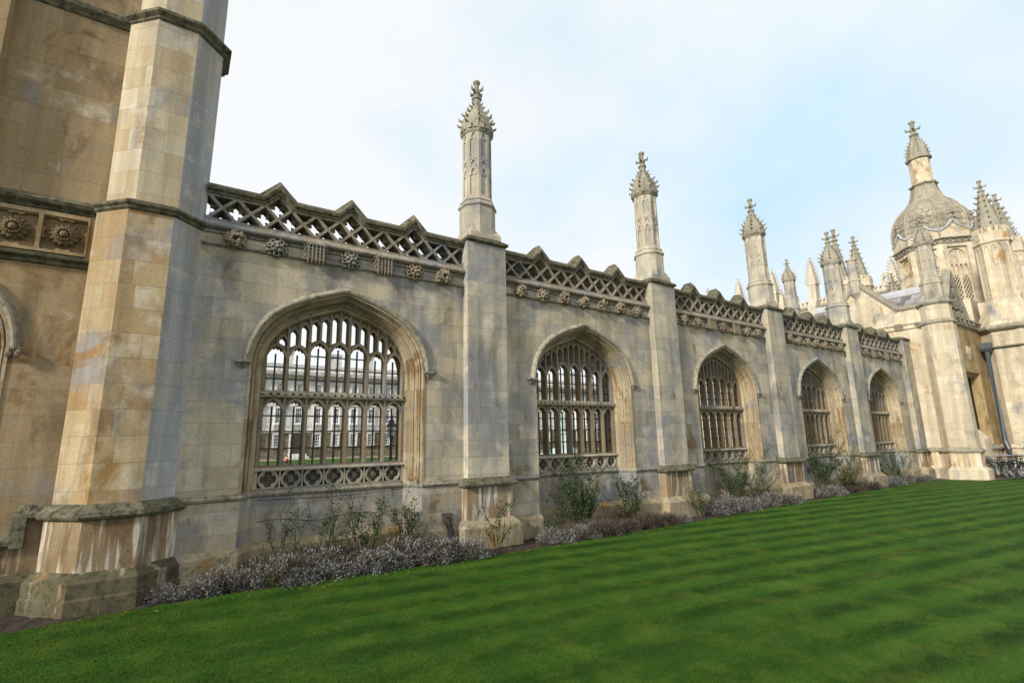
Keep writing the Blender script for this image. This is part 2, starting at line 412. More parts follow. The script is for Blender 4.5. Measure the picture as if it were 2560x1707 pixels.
M['paving'] = stone('paving', [(0.10,0.085,0.075),(0.16,0.135,0.12)], brick=(0.6,0.4), mort=0.6, off=25.0)
M['gravel'] = plain('court_path_gravel', (0.30,0.27,0.22), 0.9, 0.2, 20)

def grass_mat():
    m, nt, b = newmat('mown_grass')
    g = N(nt, 'ShaderNodeNewGeometry'); P = g.outputs['Position']
    wob = noise(nt, P, 0.45, 5)
    sx = N(nt, 'ShaderNodeSeparateXYZ'); L(nt, P, sx.inputs[0])
    a = N(nt, 'ShaderNodeMath', operation='MULTIPLY_ADD', ins={1: 0.165}); L(nt, sx.outputs[0], a.inputs[0]); L(nt, sx.outputs[1], a.inputs[2])
    w = N(nt, 'ShaderNodeMath', operation='MULTIPLY_ADD', ins={1: 0.11}); L(nt, wob, w.inputs[0]); L(nt, a.outputs[0], w.inputs[2])
    s = N(nt, 'ShaderNodeMath', operation='MULTIPLY', ins={1: 2*PI/0.66}); L(nt, w.outputs[0], s.inputs[0])
    sn = N(nt, 'ShaderNodeMath', operation='SINE'); L(nt, s.outputs[0], sn.inputs[0])
    s2 = N(nt, 'ShaderNodeMath', operation='MULTIPLY_ADD', ins={1: 0.5, 2: 0.5}); L(nt, sn.outputs[0], s2.inputs[0])
    pn = noise(nt, P, 0.38, 3, 0.5, off=(7,1,4))
    xr = N(nt, 'ShaderNodeMapRange', ins={'From Min': -1.0, 'From Max': 7.0, 'To Min': -0.22, 'To Max': 0.10}); L(nt, sx.outputs[0], xr.inputs[0])
    pa = N(nt, 'ShaderNodeMath', operation='ADD'); L(nt, pn, pa.inputs[0]); L(nt, xr.outputs[0], pa.inputs[1])
    amt = ramp(nt, pa.outputs[0], [(0.30, 0.12), (0.62, 1.0)])
    sc_ = N(nt, 'ShaderNodeMath', operation='SUBTRACT', ins={1: 0.5}); L(nt, ramp(nt, s2.outputs[0], [(0.12, 0.0), (0.82, 1.0)]), sc_.inputs[0])
    sm = N(nt, 'ShaderNodeMath', operation='MULTIPLY_ADD', ins={2: 0.5}); L(nt, sc_.outputs[0], sm.inputs[0]); L(nt, amt, sm.inputs[1])
    col = mixc(nt, sm.outputs[0], (0.0145,0.050,0.002), (0.034,0.095,0.008))  # mowing stripes: light and dark sheen of the leaning turf put into colour
    n = noise(nt, P, 1.6, 7, 0.68, 0.3)
    col = mixc(nt, ramp(nt, n, [(0.46, 0.0), (0.70, 0.65)]), col, (0.085,0.13,0.014))
    ng = noise(nt, P, 3.0, 5, 0.65, sc=(0.25,1,1), off=(2,8,3))
    col = mixc(nt, 1.0, col, ramp(nt, ng, [(0.3, 0.78), (0.7, 1.2)]), 'MULTIPLY')
    n2 = noise(nt, P, 5, 5, 0.7, off=(5,3,1))
    col = mixc(nt, ramp(nt, n2, [(0.56, 0.0), (0.75, 0.5)]), col, (0.05,0.055,0.008))
    n3 = noise(nt, P, 110, 3, 0.7)
    col = mixc(nt, 1.0, col, ramp(nt, n3, [(0.25, 0.70), (0.75, 1.32)]), 'MULTIPLY')
    L(nt, col, b.inputs['Base Color']); b.inputs['Roughness'].default_value = 0.8; b.inputs['Specular IOR Level'].default_value = 0.15
    bp = N(nt, 'ShaderNodeBump', ins={'Strength': 0.6, 'Distance': 0.02}); L(nt, n3, bp.inputs['Height']); L(nt, bp.outputs[0], b.inputs['Normal'])
    return m
M['grass'] = grass_mat()

# ------------------------------------------------------------------ the setting
W = 9.45                       # front plane of the screen wall
def sheet(name, pts, z, mat, thick=None):
    m = MB()
    if thick: m.loft([[(x,y,z-thick) for x,y in pts],[(x,y,z) for x,y in pts]])
    else: m.add([(x,y,z) for x,y in pts], [tuple(range(len(pts)))])
    return tag(obj(name, m, mat), kind='structure')
sheet('ground', [(-700,-700),(700,-700),(700,700),(-700,700)], -0.30, M['gravel'])
edge = [(-7,8.35),(-1.45,8.45),(-0.69,8.55),(0.2,8.62),(1.2,8.58),(2.54,8.47),(4.7,8.30),(7.35,8.28),(11,8.34),(16.8,8.55),(21.7,8.62),(27.8,8.66),(28.6,8.3),(29.0,7.25),(30.2,6.75),(34,5.75),(60,2.0)]
sheet('lawn', [(-7,-14),(60,-14)]+edge[::-1], 0.0, M['grass'], 0.2)
# soil of the flower bed, as a bumpy sheet
m = MB(); nx = 300; ny = 12
for i in range(nx+1):
    for j in range(ny+1):
        m.v.append((-7+37*i/nx, 8.15+1.7*j/ny, -0.055+rnd.uniform(-0.022,0.022)+0.02*j/ny))
for i in range(nx):
    for j in range(ny):
        a = i*(ny+1)+j; m.f.append((a, a+ny+1, a+ny+2, a+1))
tag(obj('flower_bed_soil', m, M['soil']), kind='structure')
sheet('gate_paving', [(28.4,4.0),(60,0.0),(60,9.5),(28.4,9.5)], -0.02, M['paving'], 0.1)
sheet('court_lawn', [(-60,13.5),(140,13.5),(140,82),(-60,82)], -0.17, M['grass'], 0.1)

# grass blades: short mown turf over the lawn, one object
def grass():
    R = np.random.RandomState(3)
    n = 620000
    # even in the angle seen from the photographer's place, so that near turf gets as many as far
    th = R.uniform(math.radians(-16), math.radians(81), n)
    d = np.exp(R.uniform(math.log(2.3), math.log(24), n))
    x = d*np.sin(th); y = d*np.cos(th)
    ex = np.array([e[0] for e in edge]); ey = np.array([e[1] for e in edge])
    k = (y < np.interp(x, ex, ey)+0.012) & (x < 30)
    x, y = x[k], y[k]; d = d[k]; n = len(x)
    h = R.uniform(0.005, 0.014, n); w = 0.0012+0.0006*d
    a = R.uniform(0, 2*PI, n); t = R.uniform(0.1, 0.9, n)*h
    st = np.sin((y+0.165*x)*2*PI/0.66)          # the mower leans the turf one way and back
    lx = np.cos(a)*t+st*h*0.22; ly = np.sin(a)*t
    b = R.uniform(0, 2*PI, n)
    v = np.empty((n, 3, 3), dtype=np.float32)
    v[:,0] = np.stack([x-w*np.cos(b), y-w*np.sin(b), np.zeros(n)-0.001], 1)
    v[:,1] = np.stack([x+w*np.cos(b), y+w*np.sin(b), np.zeros(n)-0.001], 1)
    v[:,2] = np.stack([x+lx, y+ly, h], 1)
    me = bpy.data.meshes.new('grass')
    me.vertices.add(3*n); me.vertices.foreach_set('co', v.ravel())
    me.loops.add(3*n); me.loops.foreach_set('vertex_index', np.arange(3*n, dtype=np.int32))
    me.polygons.add(n); me.polygons.foreach_set('loop_start', np.arange(0, 3*n, 3, dtype=np.int32))
    me.update(calc_edges=True)
    me.materials.append(M['grass'])
    o = bpy.data.objects.new('grass', me); COL.objects.link(o)
    tag(o, 'short mown green grass of the striped lawn', 'grass', kind='stuff')
grass()

# ------------------------------------------------------------------ Tudor arch geometry
TUD = [(0,1.0),(0.10,0.961),(0.20,0.921),(0.30,0.879),(0.41,0.829),(0.50,0.781),(0.60,0.719),(0.70,0.648),(0.78,0.566),(0.85,0.470),(0.905,0.370),(0.95,0.255),(0.98,0.135),(1.0,0.0)]
def tudor(w, rise):
    """right half of a four-centred arch, from the apex (0,rise) out to the springing (w,0)"""
    return [(x*w, z*rise) for x, z in TUD]
def archpath(w, zs, rise, zb):
    h = tudor(w, rise)
    right = [(x, zs+z) for x, z in h]
    left = [(-x, z) for x, z in right[1:]][::-1]
    return [(-w, zb)]+left+right+[(w, zb)]
def offset(path, o):
    m = MB().mould(path, [(o, 0.0)]) if False else None
    n = len(path); outp = []
    for i in range(n):
        ds = []
        if i > 0: ds.append((path[i][0]-path[i-1][0], path[i][1]-path[i-1][1]))
        if i < n-1: ds.append((path[i+1][0]-path[i][0], path[i+1][1]-path[i][1]))
        ns = [(-d[1]/math.hypot(*d), d[0]/math.hypot(*d)) for d in ds]
        if len(ns) == 2:
            q = 1+ns[0][0]*ns[1][0]+ns[0][1]*ns[1][1]; v = ((ns[0][0]+ns[1][0])/q, (ns[0][1]+ns[1][1])/q)
        else: v = ns[0]
        outp.append((path[i][0]+v[0]*o, path[i][1]+v[1]*o))
    return outp
def wall_with_arch(mb, path, x0, x1, z0, z1, y):
    """flat wall face in the plane y with an arched hole down to z0"""
    for a, b in zip(path[1:-2], path[2:-1]):
        if b[0] > a[0]: mb.add([(a[0],y,a[1]),(b[0],y,b[1]),(b[0],y,z1),(a[0],y,z1)], [(0,1,2,3)])
    w0, w1 = path[0][0], path[-1][0]
    zs = path[1][1]
    mb.add([(x0,y,z0),(w0,y,z0),(w0,y,z1),(x0,y,z1)], [(0,1,2,3)])
    mb.add([(w1,y,z0),(x1,y,z0),(x1,y,z1),(w1,y,z1)], [(0,1,2,3)])

# ------------------------------------------------------------------ the screen wall
CX = [2.576+6*n for n in range(5)]; CX[4] -= 0.30
BX = [5.576+6*n for n in range(4)]
GX = 29.65                     # where the screen meets the gatehouse
scr = thing('stone_screen_wall', 'long weathered stone wall with pinnacles, traceried arched openings and pierced parapet', 'wall', (12.0, W, 0))
HW, ZS, RISE = 1.58, 3.50, 1.355
PATH = archpath(HW, ZS, RISE, 1.27)
INNER = offset(PATH, -0.235)
def inner_z(x):
    px = np.array([p[0] for p in INNER[1:-1]]); pz = np.array([p[1] for p in INNER[1:-1]])
    return np.interp(np.abs(x), px[len(px)//2:], pz[len(px)//2:], right=0.0)

# tracery of one opening: marching squares over an implicit drawing (x from the axis, z up)
PT = 0.374
def tracery():
    lx = [(i-3)*PT for i in range(7)]
    def headz(x, a, zs, za, c=0.0, n=2.5):
        q = np.clip(np.abs(x)/a, 0, 1)
        z = zs+(za-zs)*(1-q**1.8)
        if c: z = z-c*(1-np.abs(np.cos(PI*n*q)))
        return z
    high = lambda i: 2 <= i <= 4
    def openings(X, Z, a, cusp):
        f = np.full(X.shape, -9.0)
        for i, c in enumerate(lx):
            d = X-c
            o = np.minimum(np.minimum(a-np.abs(d), Z-1.70), headz(d, a, 2.745, 2.825, cusp)-Z)
            f = np.maximum(f, o)
            zs, za = (3.85, 3.93) if high(i) else (3.73, 3.81)
            o = np.minimum(np.minimum(a-np.abs(d), Z-3.0), headz(d, a, zs, za, cusp)-Z)
            f = np.maximum(f, o)
            for sgn in (-1, 1):                     # the narrow pair above each light
                e = c+sgn*PT/4
                b = 0.058 if cusp else 0.062
                d2 = X-e
                zb = (3.98 if high(i) else 3.86)-0.05
                top = inner_z(np.array([abs(e)+0.06]))[0]-0.075
                if top-zb < 0.06: continue
                hz = headz(d2, b, top-0.06, top, 0.018 if cusp else 0.0, 1.5)
                slope = zb+0.10*(1-np.abs(X-c)/(PT/2))*1.0
                f = np.maximum(f, np.minimum(np.minimum(b-np.abs(d2), Z-slope), hz-Z))
        return f
    def inside(X, Z):
        return np.minimum(np.minimum(1.395-np.abs(X), inner_z(X)+0.02-Z), Z-1.62)
    mid = lambda X, Z: np.minimum(-openings(X, Z, 0.150, 0.035), inside(X, Z))
    def front(X, Z):
        f = np.full(X.shape, -9.0)
        for i in range(8):
            xm = (i-3.5)*PT
            f = np.maximum(f, 0.021-np.abs(X-xm))
        f = np.minimum(f, 4.55-Z)
        for i, c in enumerate(lx):
            d = X-c; q = np.clip(np.abs(d)/(PT/2), 0, 1)
            for zs, za in ((2.66, 2.865), ((3.76, 3.97) if high(i) else (3.62, 3.85))):
                zc = zs+(za-zs)*(1-q**1.8); sl = (za-zs)*1.8*q**0.8/(PT/2)
                f = np.maximum(f, np.minimum(0.024-np.abs(Z-zc)/np.sqrt(1+sl*sl), PT/2-np.abs(d)+0.01))
            zt = 3.97 if high(i) else 3.85
            f = np.maximum(f, np.minimum(0.016-np.abs(d), Z-zt))     # rib between the narrow pair
            for sgn in (-1, 1):
                e = c+sgn*PT/4; top = float(inner_z(np.array([abs(e)+0.06]))[0])-0.04
                if top-zt > 0.0:
                    q2 = np.clip(np.abs(X-e)/(PT/4), 0, 1)
                    zc = top-0.12*q2**1.6; sl = 0.12*1.6*q2**0.6/(PT/4)
                    f = np.maximum(f, np.minimum(0.017-np.abs(Z-zc)/np.sqrt(1+sl*sl), PT/4-np.abs(X-e)+0.01))
        f = np.maximum(f, np.minimum(Z-1.615, 1.685-Z))
        f = np.maximum(f, np.abs(X)-1.300)
        return np.minimum(f, inside(X, Z))
    m = MB()
    m.plate(mid, -1.395, 1.395, 1.62, 4.72, 0.0125, 0.46, 0.61, back=True)
    rib = MB().plate(front, -1.395, 1.395, 1.62, 4.72, 0.0115, 0.42, 0.47)
    # sloped faces of the mullions, so that the bars read as splayed
    for i in range(8):
        xm = (i-3.5)*PT
        for s in (-1, 1):
            m.add([(xm+s*0.021,0.421,1.69),(xm+s*0.039,0.4595,1.69),(xm+s*0.039,0.4595,2.66),(xm+s*0.021,0.421,2.66)], [(0,1,2,3)])
            m.add([(xm+s*0.021,0.421,3.0),(xm+s*0.039,0.4595,3.0),(xm+s*0.039,0.4595,3.62),(xm+s*0.021,0.421,3.62)], [(0,1,2,3)])
    return m, rib
def transom():
    m = MB()
    m.extx([(0.40,2.885),(0.37,2.90),(0.37,2.925),(0.42,2.93),(0.42,2.975),(0.60,2.99),(0.60,2.885)], -1.372, 1.372)
    for i in range(7):
        for d in (-0.125, 0.0, 0.125):
            x = (i-3)*PT+d
            m.box(x-0.036, x+0.036, 0.345, 0.43, 2.925, 2.985)
        m.box((i-3)*PT-0.145, (i-3)*PT+0.145, 0.352, 0.42, 2.965, 3.012)
        m.box((i-3.5)*PT-0.045, (i-3.5)*PT+0.045, 0.35, 0.42, 2.945, 2.985)
    return m
def foils(lobes, c, r, th0=0.0):
    def f(dx, dz):          # >0 inside a foil of circles
        o = np.full(dx.shape, -9.0)
        for i in range(lobes):
            a = th0+2*PI*i/lobes
            o = np.maximum(o, r-np.hypot(dx-c*math.cos(a), dz-c*math.sin(a)))
        return np.maximum(o, c*0.75-np.hypot(dx, dz))
    return f
def quatre_panel():
    m = MB(); zc = 1.465; R = 0.158
    q4 = foils(4, 0.078, 0.064)
    def fr(X, Z):
        f = np.maximum(np.maximum(Z-1.602, 1.325-Z), 0.014-np.abs((X/PT+0.5) % 1-0.0)*PT)
        f = np.maximum(f, 0.014-np.abs((X/PT+0.5) % 1-1.0)*PT)
        dx = ((X/PT+0.5) % 1-0.5)*PT
        return np.maximum(np.maximum(f, np.abs(X)-1.300), 0.015-np.abs(np.hypot(dx, Z-zc)-R+0.008))
    def md(X, Z):
        dx = ((X/PT+0.5) % 1-0.5)*PT; dz = Z-zc
        return np.minimum(np.minimum(R-np.hypot(dx, dz), 1.31-np.abs(X)), -q4(dx, dz))
    m.plate(fr, -1.372, 1.372, 1.31, 1.62, 0.009, 0.40, 0.50)
    m.plate(md, -1.372, 1.372, 1.31, 1.62, 0.009, 0.43, 0.62)
    m.box(-1.38, 1.38, 0.62, 0.70, 1.29, 1.63)
    m.extx([(0.36,1.615),(0.36,1.635),(0.40,1.66),(0.62,1.705),(0.62,1.62)], -1.372, 1.372)
    return m
def quatre_bosses():
    out = []
    for i in range(7):
        m = MB(); x = (i-3)*PT; z = 1.465
        if i == 1:
            for k in range(5): m.box(x-0.045, x+0.045, 0.42, 0.50, z-0.055+k*0.025, z-0.043+k*0.025)
        elif i == 5:
            m.ell((x,0.45,z+0.02),(0.014,0.05,0.05)); m.ell((x-0.032,0.45,z),(0.02,0.05,0.025)); m.ell((x+0.032,0.45,z),(0.02,0.05,0.025)); m.box(x-0.03,x+0.03,0.42,0.5,z-0.025,z-0.012); m.ell((x,0.45,z-0.04),(0.012,0.05,0.025))
        else:
            m.ell((x,0.45,z),(0.02,0.06,0.02), 7, 4); m.tube([(x,0.46,z),(x,0.63,z)], 0.03, 6)
            nn = 8 if i % 2 else 6
            for k in range(nn):
                a = 2*PI*k/nn; m.ell((x+0.038*math.cos(a),0.455,z+0.038*math.sin(a)),(0.014,0.05,0.014), 6, 4)
        out.append(m)
    return out
def grille():
    m = MB(); y = 0.55; b = 0.0145
    for i in range(7):
        c = (i-3)*PT; hi = 2 <= i <= 4
        m.box(c-b, c+b, y-b, y+b, 1.69, 2.74)
        m.box(c-b, c+b, y-b, y+b, 3.0, 3.86 if hi else 3.70)
        for z in (1.99, 2.29, 2.57): m.box(c-0.16, c+0.16, y-0.008, y+0.008, z-0.0125, z+0.0125)
        for z in ((3.24, 3.46, 3.70) if hi else (3.24, 3.46)): m.box(c-0.16, c+0.16, y-0.008, y+0.008, z-0.0125, z+0.0125)
    return m
tr_, rib_ = tracery()
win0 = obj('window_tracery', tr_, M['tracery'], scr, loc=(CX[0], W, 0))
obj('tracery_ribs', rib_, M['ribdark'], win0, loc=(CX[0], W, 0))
obj('battlemented_transom', transom(), M['rib'], win0, loc=(CX[0], W, 0))
pan0 = obj('quatrefoil_panel', quatre_panel(), M['rib'], win0, loc=(CX[0], W, 0))
for k, mm in enumerate(quatre_bosses()): obj('carved_flower' if k not in (1,5) else ('carved_shield' if k == 1 else 'carved_lily'), mm, M['carved'], win0, loc=(CX[0], W, 0))
obj('iron_grille', grille(), M['iron'], win0, loc=(CX[0], W, 0))
for n in range(1, 5): cp(win0, scr, (CX[n], W, 0))

ZTOP = 5.86
PROF = [(0.025,0.0),(0.025,-0.014),(-0.012,-0.014),(-0.018,0.05),(-0.038,0.075),(-0.05,0.055),(-0.062,0.10),(-0.08,0.10),(-0.085,0.17),(-0.108,0.215),(-0.12,0.20),(-0.135,0.26),(-0.155,0.265),(-0.16,0.32),(-0.21,0.34),(-0.235,0.40),(-0.235,0.85)]
for n in range(5):
    c = CX[n]
    xl = (BX[n-1] if n else -0.1); xr = BX[n] if n < 4 else GX+0.3
    mb = MB(); ph = [(x+c, z) for x, z in PATH]; ih = [(x+c, z) for x, z in INNER]
    wall_with_arch(mb, ph, xl, xr, 0.0, ZTOP, W)
    wall_with_arch(mb, ih, xl, xr, 0.0, ZTOP, W+0.85)
    obj('wall_bay', mb, M['screen'], scr)
    mb = MB()           # splayed reveal below the sill, and the recessed apron
    for s in (-1, 1):
        mb.add([(c+s*1.58,W,-0.1),(c+s*1.345,W+0.40,-0.1),(c+s*1.345,W+0.40,1.29),(c+s*1.58,W,1.29)], [(0,1,2,3)])
    mb.box(c-1.345, c+1.345, W+0.40, W+0.86, -0.1, 1.30)
    obj('apron', mb, M['apron'], scr)
    am = obj('arch_moulding', MB().mould([(x+c, z) for x, z in PATH], [(o, W+y) for o, y in PROF]), M['mould'], scr)
    hp = [(x+c, z) for x, z in archpath(HW, ZS, RISE, ZS-0.04)]
    hm = MB().mould(hp, [(0.02,W+0.01),(0.03,W-0.055),(0.07,W-0.075),(0.10,W-0.06),(0.155,W+0.01)], closedprof=True)
    obj('hood_mould', hm, M['hood'], am)
    for s in (-1, 1):
        st = MB().box(c+s*1.71-0.115, c+s*1.71+0.115, W-0.10, W+0.01, ZS-0.075, ZS-0.035)
        st.rects([(c+s*1.71-0.04, c+s*1.71+0.04, W-0.03, W+0.01, ZS-0.17), (c+s*1.71-0.085, c+s*1.71+0.085, W-0.08, W+0.01, ZS-0.08)])
        obj('hood_stop', st, M['frieze'], am)
    # string course below the sill follows the splays
    sp = [(W-0.0,1.175),(W-0.035,1.20),(W-0.05,1.235),(W-0.02,1.26),(W-0.02,1.285),(W+0.02,1.30)]
    mb = MB()
    def plan(pts, prof):
        rings = []
        for (x, y, ox, oy) in pts: rings.append([(x+ox*(W-py), y+oy*(W-py), pz) for py, pz in prof])
        mb.loft(rings, cap=False, closed=False)
    pts = [(xl,W,0,-1),(c-1.58,W,0.33,-1),(c-1.345,W+0.40,0.33,-1),(c+1.345,W+0.40,-0.33,-1),(c+1.58,W,-0.33,-1),(xr,W,0,-1)]
    plan(pts, sp)
    obj('sill_string', mb, M['hood'], scr)
    mb = MB()
    pl = [(W-0.10,-0.15),(W-0.10,0.36),(W-0.005,0.46)]
    plan(pts, pl)
    obj('wall_plinth', mb, M['plinth'], scr)
    x0 = (BX[n-1]+0.5 if n else 0.12); x1 = BX[n]-0.5 if n < 4 else GX+0.05
    # cornice with frieze
    fz = MB().extx([(W+0.05,5.375),(W-0.03,5.385),(W-0.055,5.41),(W-0.03,5.445),(W+0.015,5.455),(W+0.015,5.60),(W-0.035,5.615),(W-0.045,5.64),(W-0.01,5.655),(W-0.01,5.665),(W-0.10,5.70),(W-0.115,5.73),(W-0.10,5.75),(W-0.0,5.855),(W+0.3,5.86)], x0, x1)
    fr = obj('cornice', fz, M['frieze'], scr)
    scr['bay%d' % n] = fr.name
    # pierced parapet
    p = 0.4417; zm = 6.09
    def foil(dx, dz):
        o = 0.030-np.hypot(dx, dz)
        for ax, bx in ((dx, dz), (dz, dx)):
            o = np.maximum(o, (1-np.hypot((np.abs(ax)-0.088)/0.078, bx/0.047))*0.047)
        return o
    def latt(X, Z):
        dx = X-c
        u = (dx+(Z-zm))/p; v = (dx-(Z-zm))/p
        d = np.minimum(np.abs(u-np.round(u)), np.abs(v-np.round(v)))*p/math.sqrt(2)
        g = np.full(X.shape, 9.0)
        pk = np.abs(((dx/1.325+0.5) % 1)-0.5)*1.325
        pk = np.where(np.abs(dx) > 1.9, 9, pk)
        top = 6.33+np.maximum(0, 0.23-pk)
        f = np.maximum(0.024-d, np.maximum(5.885-Z, 0.0-9))
        f = np.maximum(f, np.minimum(Z-(top-0.05), 9))
        return np.minimum(f, top-Z)
    def plq(X, Z):
        dx = X-c
        u = (dx+(Z-zm))/p; v = (dx-(Z-zm))/p
        fu = u-np.floor(u)-0.5; fv = v-np.floor(v)-0.5
        lx_ = (fu+fv)*p/2; lz_ = (fu-fv)*p/2
        zc = Z-lz_
        ok = (np.abs(zc-zm) < 0.05) | (np.abs(zc-zm-p/2) < 0.05) & (Z > zm)
        pk = np.abs(((dx/1.325+0.5) % 1)-0.5)*1.325
        pk = np.where(np.abs(dx) > 1.9, 9, pk)
        top = 6.33+np.maximum(0, 0.23-pk)
        up = (zc-zm) > 0.1
        ok = ok & (~up | (pk < 0.24))
        f = np.where(ok, -foil(lx_, lz_), -1.0)
        return np.minimum(f, top-Z)
    pm = MB().plate(latt, x0, x1, 5.855, 6.60, 0.0125, W-0.0, W+0.36, back=True)
    pm.plate(plq, x0, x1, 5.86, 6.60, 0.010, W+0.17, W+0.23, back=True)
    pr = obj('pierced_parapet', pm, M['frieze'], scr)
    cpth = [(x0, 6.33)]
    for k in (-1, 0, 1):
        xp = c+k*1.325
        if xp+0.3 < x1: cpth += [(xp-0.24, 6.33), (xp, 6.57), (xp+0.24, 6.33)]
    cpth.append((x1, 6.33))
    cm = MB().mould(cpth, [(-0.012,W-0.025),(0.03,W-0.03),(0.05,W-0.075),(0.10,W-0.08),(0.115,W-0.06),(0.205,W+0.06),(0.205,W+0.30),(0.10,W+0.44),(0.0,W+0.40)], closedprof=True)
    obj('coping', cm, M['coping'], pr)

# carved bosses on the cornice
def boss_rose(seed):
    r = random.Random(seed); m = MB()
    m.ell((0,-0.10,0),(0.035,0.04,0.035), 8, 5)
    for k in range(5):
        a = 2*PI*k/5+0.3; m.ell((0.065*math.cos(a),-0.085,0.065*math.sin(a)),(0.036,0.03,0.036), 7, 5)
        a += PI/5; m.ring((0.112*math.cos(a),-0.06,0.112*math.sin(a)),(math.cos(a)*.35,-1,math.sin(a)*.35),0.036,0.016,10,5)
    for k in range(14):
        a = 2*PI*k/14+r.uniform(-.1,.1); q = r.uniform(0.14,0.165)
        m.tube([(q*.8*math.cos(a),-0.03,q*.8*math.sin(a)),(q*math.cos(a+.1),-0.06-r.uniform(0,.02),q*math.sin(a+.1)),(q*1.15*math.cos(a),-0.02,q*1.15*math.sin(a))],0.02,5,0.008)
    m.octa(0, 0, [(0.1, 0)], cap=False) if False else None
    m.loft([[(0.15*math.cos(2*PI*j/12),-0.03,0.15*math.sin(2*PI*j/12)) for j in range(12)],[(0.16*math.cos(2*PI*j/12),0.03,0.16*math.sin(2*PI*j/12)) for j in range(12)]])
    return m
def boss_leaf(seed):
    r = random.Random(seed); m = MB()
    for k in range(26):
        a = r.uniform(0, 2*PI); q = 0.15*math.sqrt(r.random())
        m.ell((q*math.cos(a),-0.12*(1-(q/0.2)**2)+r.uniform(-.01,.015),q*math.sin(a)*1.05),(r.uniform(.02,.042),.04,r.uniform(.02,.042)), 6, 4)
    for k in range(7):
        a = 2*PI*k/7; pts = [(0.05*math.cos(a+t*2.4)*(1+t*1.6), -0.13+0.05*t, 0.05*math.sin(a+t*2.4)*(1+t*1.6)) for t in (0,.25,.5,.75,1)]
        m.tube(pts, 0.014, 5)
    m.loft([[(0.14*math.cos(2*PI*j/12),-0.03,0.15*math.sin(2*PI*j/12)) for j in range(12)],[(0.15*math.cos(2*PI*j/12),0.03,0.16*math.sin(2*PI*j/12)) for j in range(12)]])
    return m
def boss_grid(seed):
    m = MB()
    for k in range(5):
        x = -0.12+0.06*k
        m.box(x-0.013, x+0.013, -0.11, -0.075, -0.13, 0.15); m.loft([[(x-0.013,-0.11,-0.13),(x+0.013,-0.11,-0.13),(x+0.013,-0.075,-0.13),(x-0.013,-0.075,-0.13)],[(x-.002,-0.095,-0.18),(x+.002,-0.095,-0.18),(x+.002,-0.09,-0.18),(x-.002,-0.09,-0.18)]])
    for k in range(5): m.box(-0.145, 0.145, -0.10, -0.07, -0.105+0.06*k, -0.083+0.06*k)
    m.box(-0.15, 0.15, -0.12, 0.02, 0.135, 0.165)
    for s in (-1, 1):
        for k in range(5): m.ring((s*0.165,-0.07,0.12-0.055*k), (1 if k % 2 else 0, 0 if k % 2 else 1, 0), 0.024, 0.008, 8, 4)
    m.box(-0.13, 0.13, -0.015, 0.03, -0.14, 0.14)
    return m
def boss_lily(seed):
    m = MB(); m.ell((0,-0.08,0.06),(0.035,0.05,0.11)); m.box(-0.09,0.09,-0.10,0.0,-0.055,-0.025)
    for s in (-1,1):
        m.tube([(s*.02,-.08,-.05),(s*.05,-.09,.03),(s*.1,-.09,.08),(s*.14,-.08,.05),(s*.13,-.08,.0)], 0.03, 6, 0.02)
        m.tube([(s*.02,-.08,-.04),(s*.05,-.08,-.1),(s*.09,-.07,-.12)], 0.022, 6, 0.012)
    m.ell((0,-0.08,-0.11),(0.025,0.04,0.06))
    m.loft([[(0.13*math.cos(2*PI*j/12),-0.02,0.15*math.sin(2*PI*j/12)) for j in range(12)],[(0.14*math.cos(2*PI*j/12),0.03,0.16*math.sin(2*PI*j/12)) for j in range(12)]])
    return m
SEQ = ['LRGRGRL','LRLLFLR','LRGRGLR','LLRLLRL','LLGRGRL']
cache = {}
for n in range(5):
    fr = bpy.data.objects[scr['bay%d' % n]]
    del scr['bay%d' % n]
    for i, ch in enumerate(SEQ[n]):
        key = (ch, (i+n) % 3)
        lc = (CX[n]+(i-3)*0.659, W-0.01, 5.525)
        if key in cache: cp(cache[key], fr, lc)
        else:
            nm, fn = {'L': ('carved_foliage', boss_leaf), 'R': ('carved_rose', boss_rose), 'G': ('carved_portcullis', boss_grid), 'F': ('carved_lily', boss_lily)}[ch]
            cache[key] = obj(nm, fn(10*n+i).xf(Matrix.Diagonal((1.12, 1.25, 1.10, 1))), M['carved'], fr, loc=lc, smooth=ch in 'LRF')

# buttresses and pinnacles
def buttress(x, hw=0.5, top=6.43, xr=None):
    a, b = x-hw, (x+hw if xr is None else xr)
    bt = obj('buttress', MB().rects([(a,b,W-0.20,W+0.02,1.24),(a,b,W-0.20,W+0.02,5.4),(a,b,W-0.20,W+0.4,5.4),(a,b,W-0.20,W+0.4,top)]), M['buttress'], scr)
    e = 0.05
    obj('buttress_coping', MB().rects([(a-0.0,b+0.0,W-0.205,W+0.42,top),(a-e,b+e,W-0.26,W+0.44,top+0.04),(a-e,b+e,W-0.26,W+0.44,top+0.09),(a-e+0.02,b+e-0.02,W-0.24,W+0.42,top+0.105),(a+0.06,b-0.06,W-0.12,W+0.42,top+0.19)]), M['coping'], bt)
    obj('buttress_cap', MB().rects([(a-0.04,b+0.04,W-0.24,W+0.02,1.13),(a-0.13,b+0.13,W-0.34,W+0.02,1.15),(a-0.14,b+0.14,W-0.35,W+0.02,1.19),(a-0.005,b+0.005,W-0.205,W+0.02,1.315)]), M['coping'], bt)
    obj('buttress_base', MB().rects([(a-0.04,b+0.04,W-0.24,W+0.02,0.46),(a-0.04,b+0.04,W-0.24,W+0.02,1.14)]), M['base'], bt)
    obj('buttress_plinth', MB().rects([(a-0.18,b+0.18,W-0.40,W+0.02,-0.2),(a-0.18,b+0.18,W-0.40,W+0.02,0.37),(a-0.14,b+0.14,W-0.36,W+0.02,0.41),(a-0.045,b+0.045,W-0.245,W+0.02,0.50)]), M['plinth'], bt)
    return bt
for x in BX: buttress(x)
buttress(GX-0.45, 0.32, xr=GX+0.1)

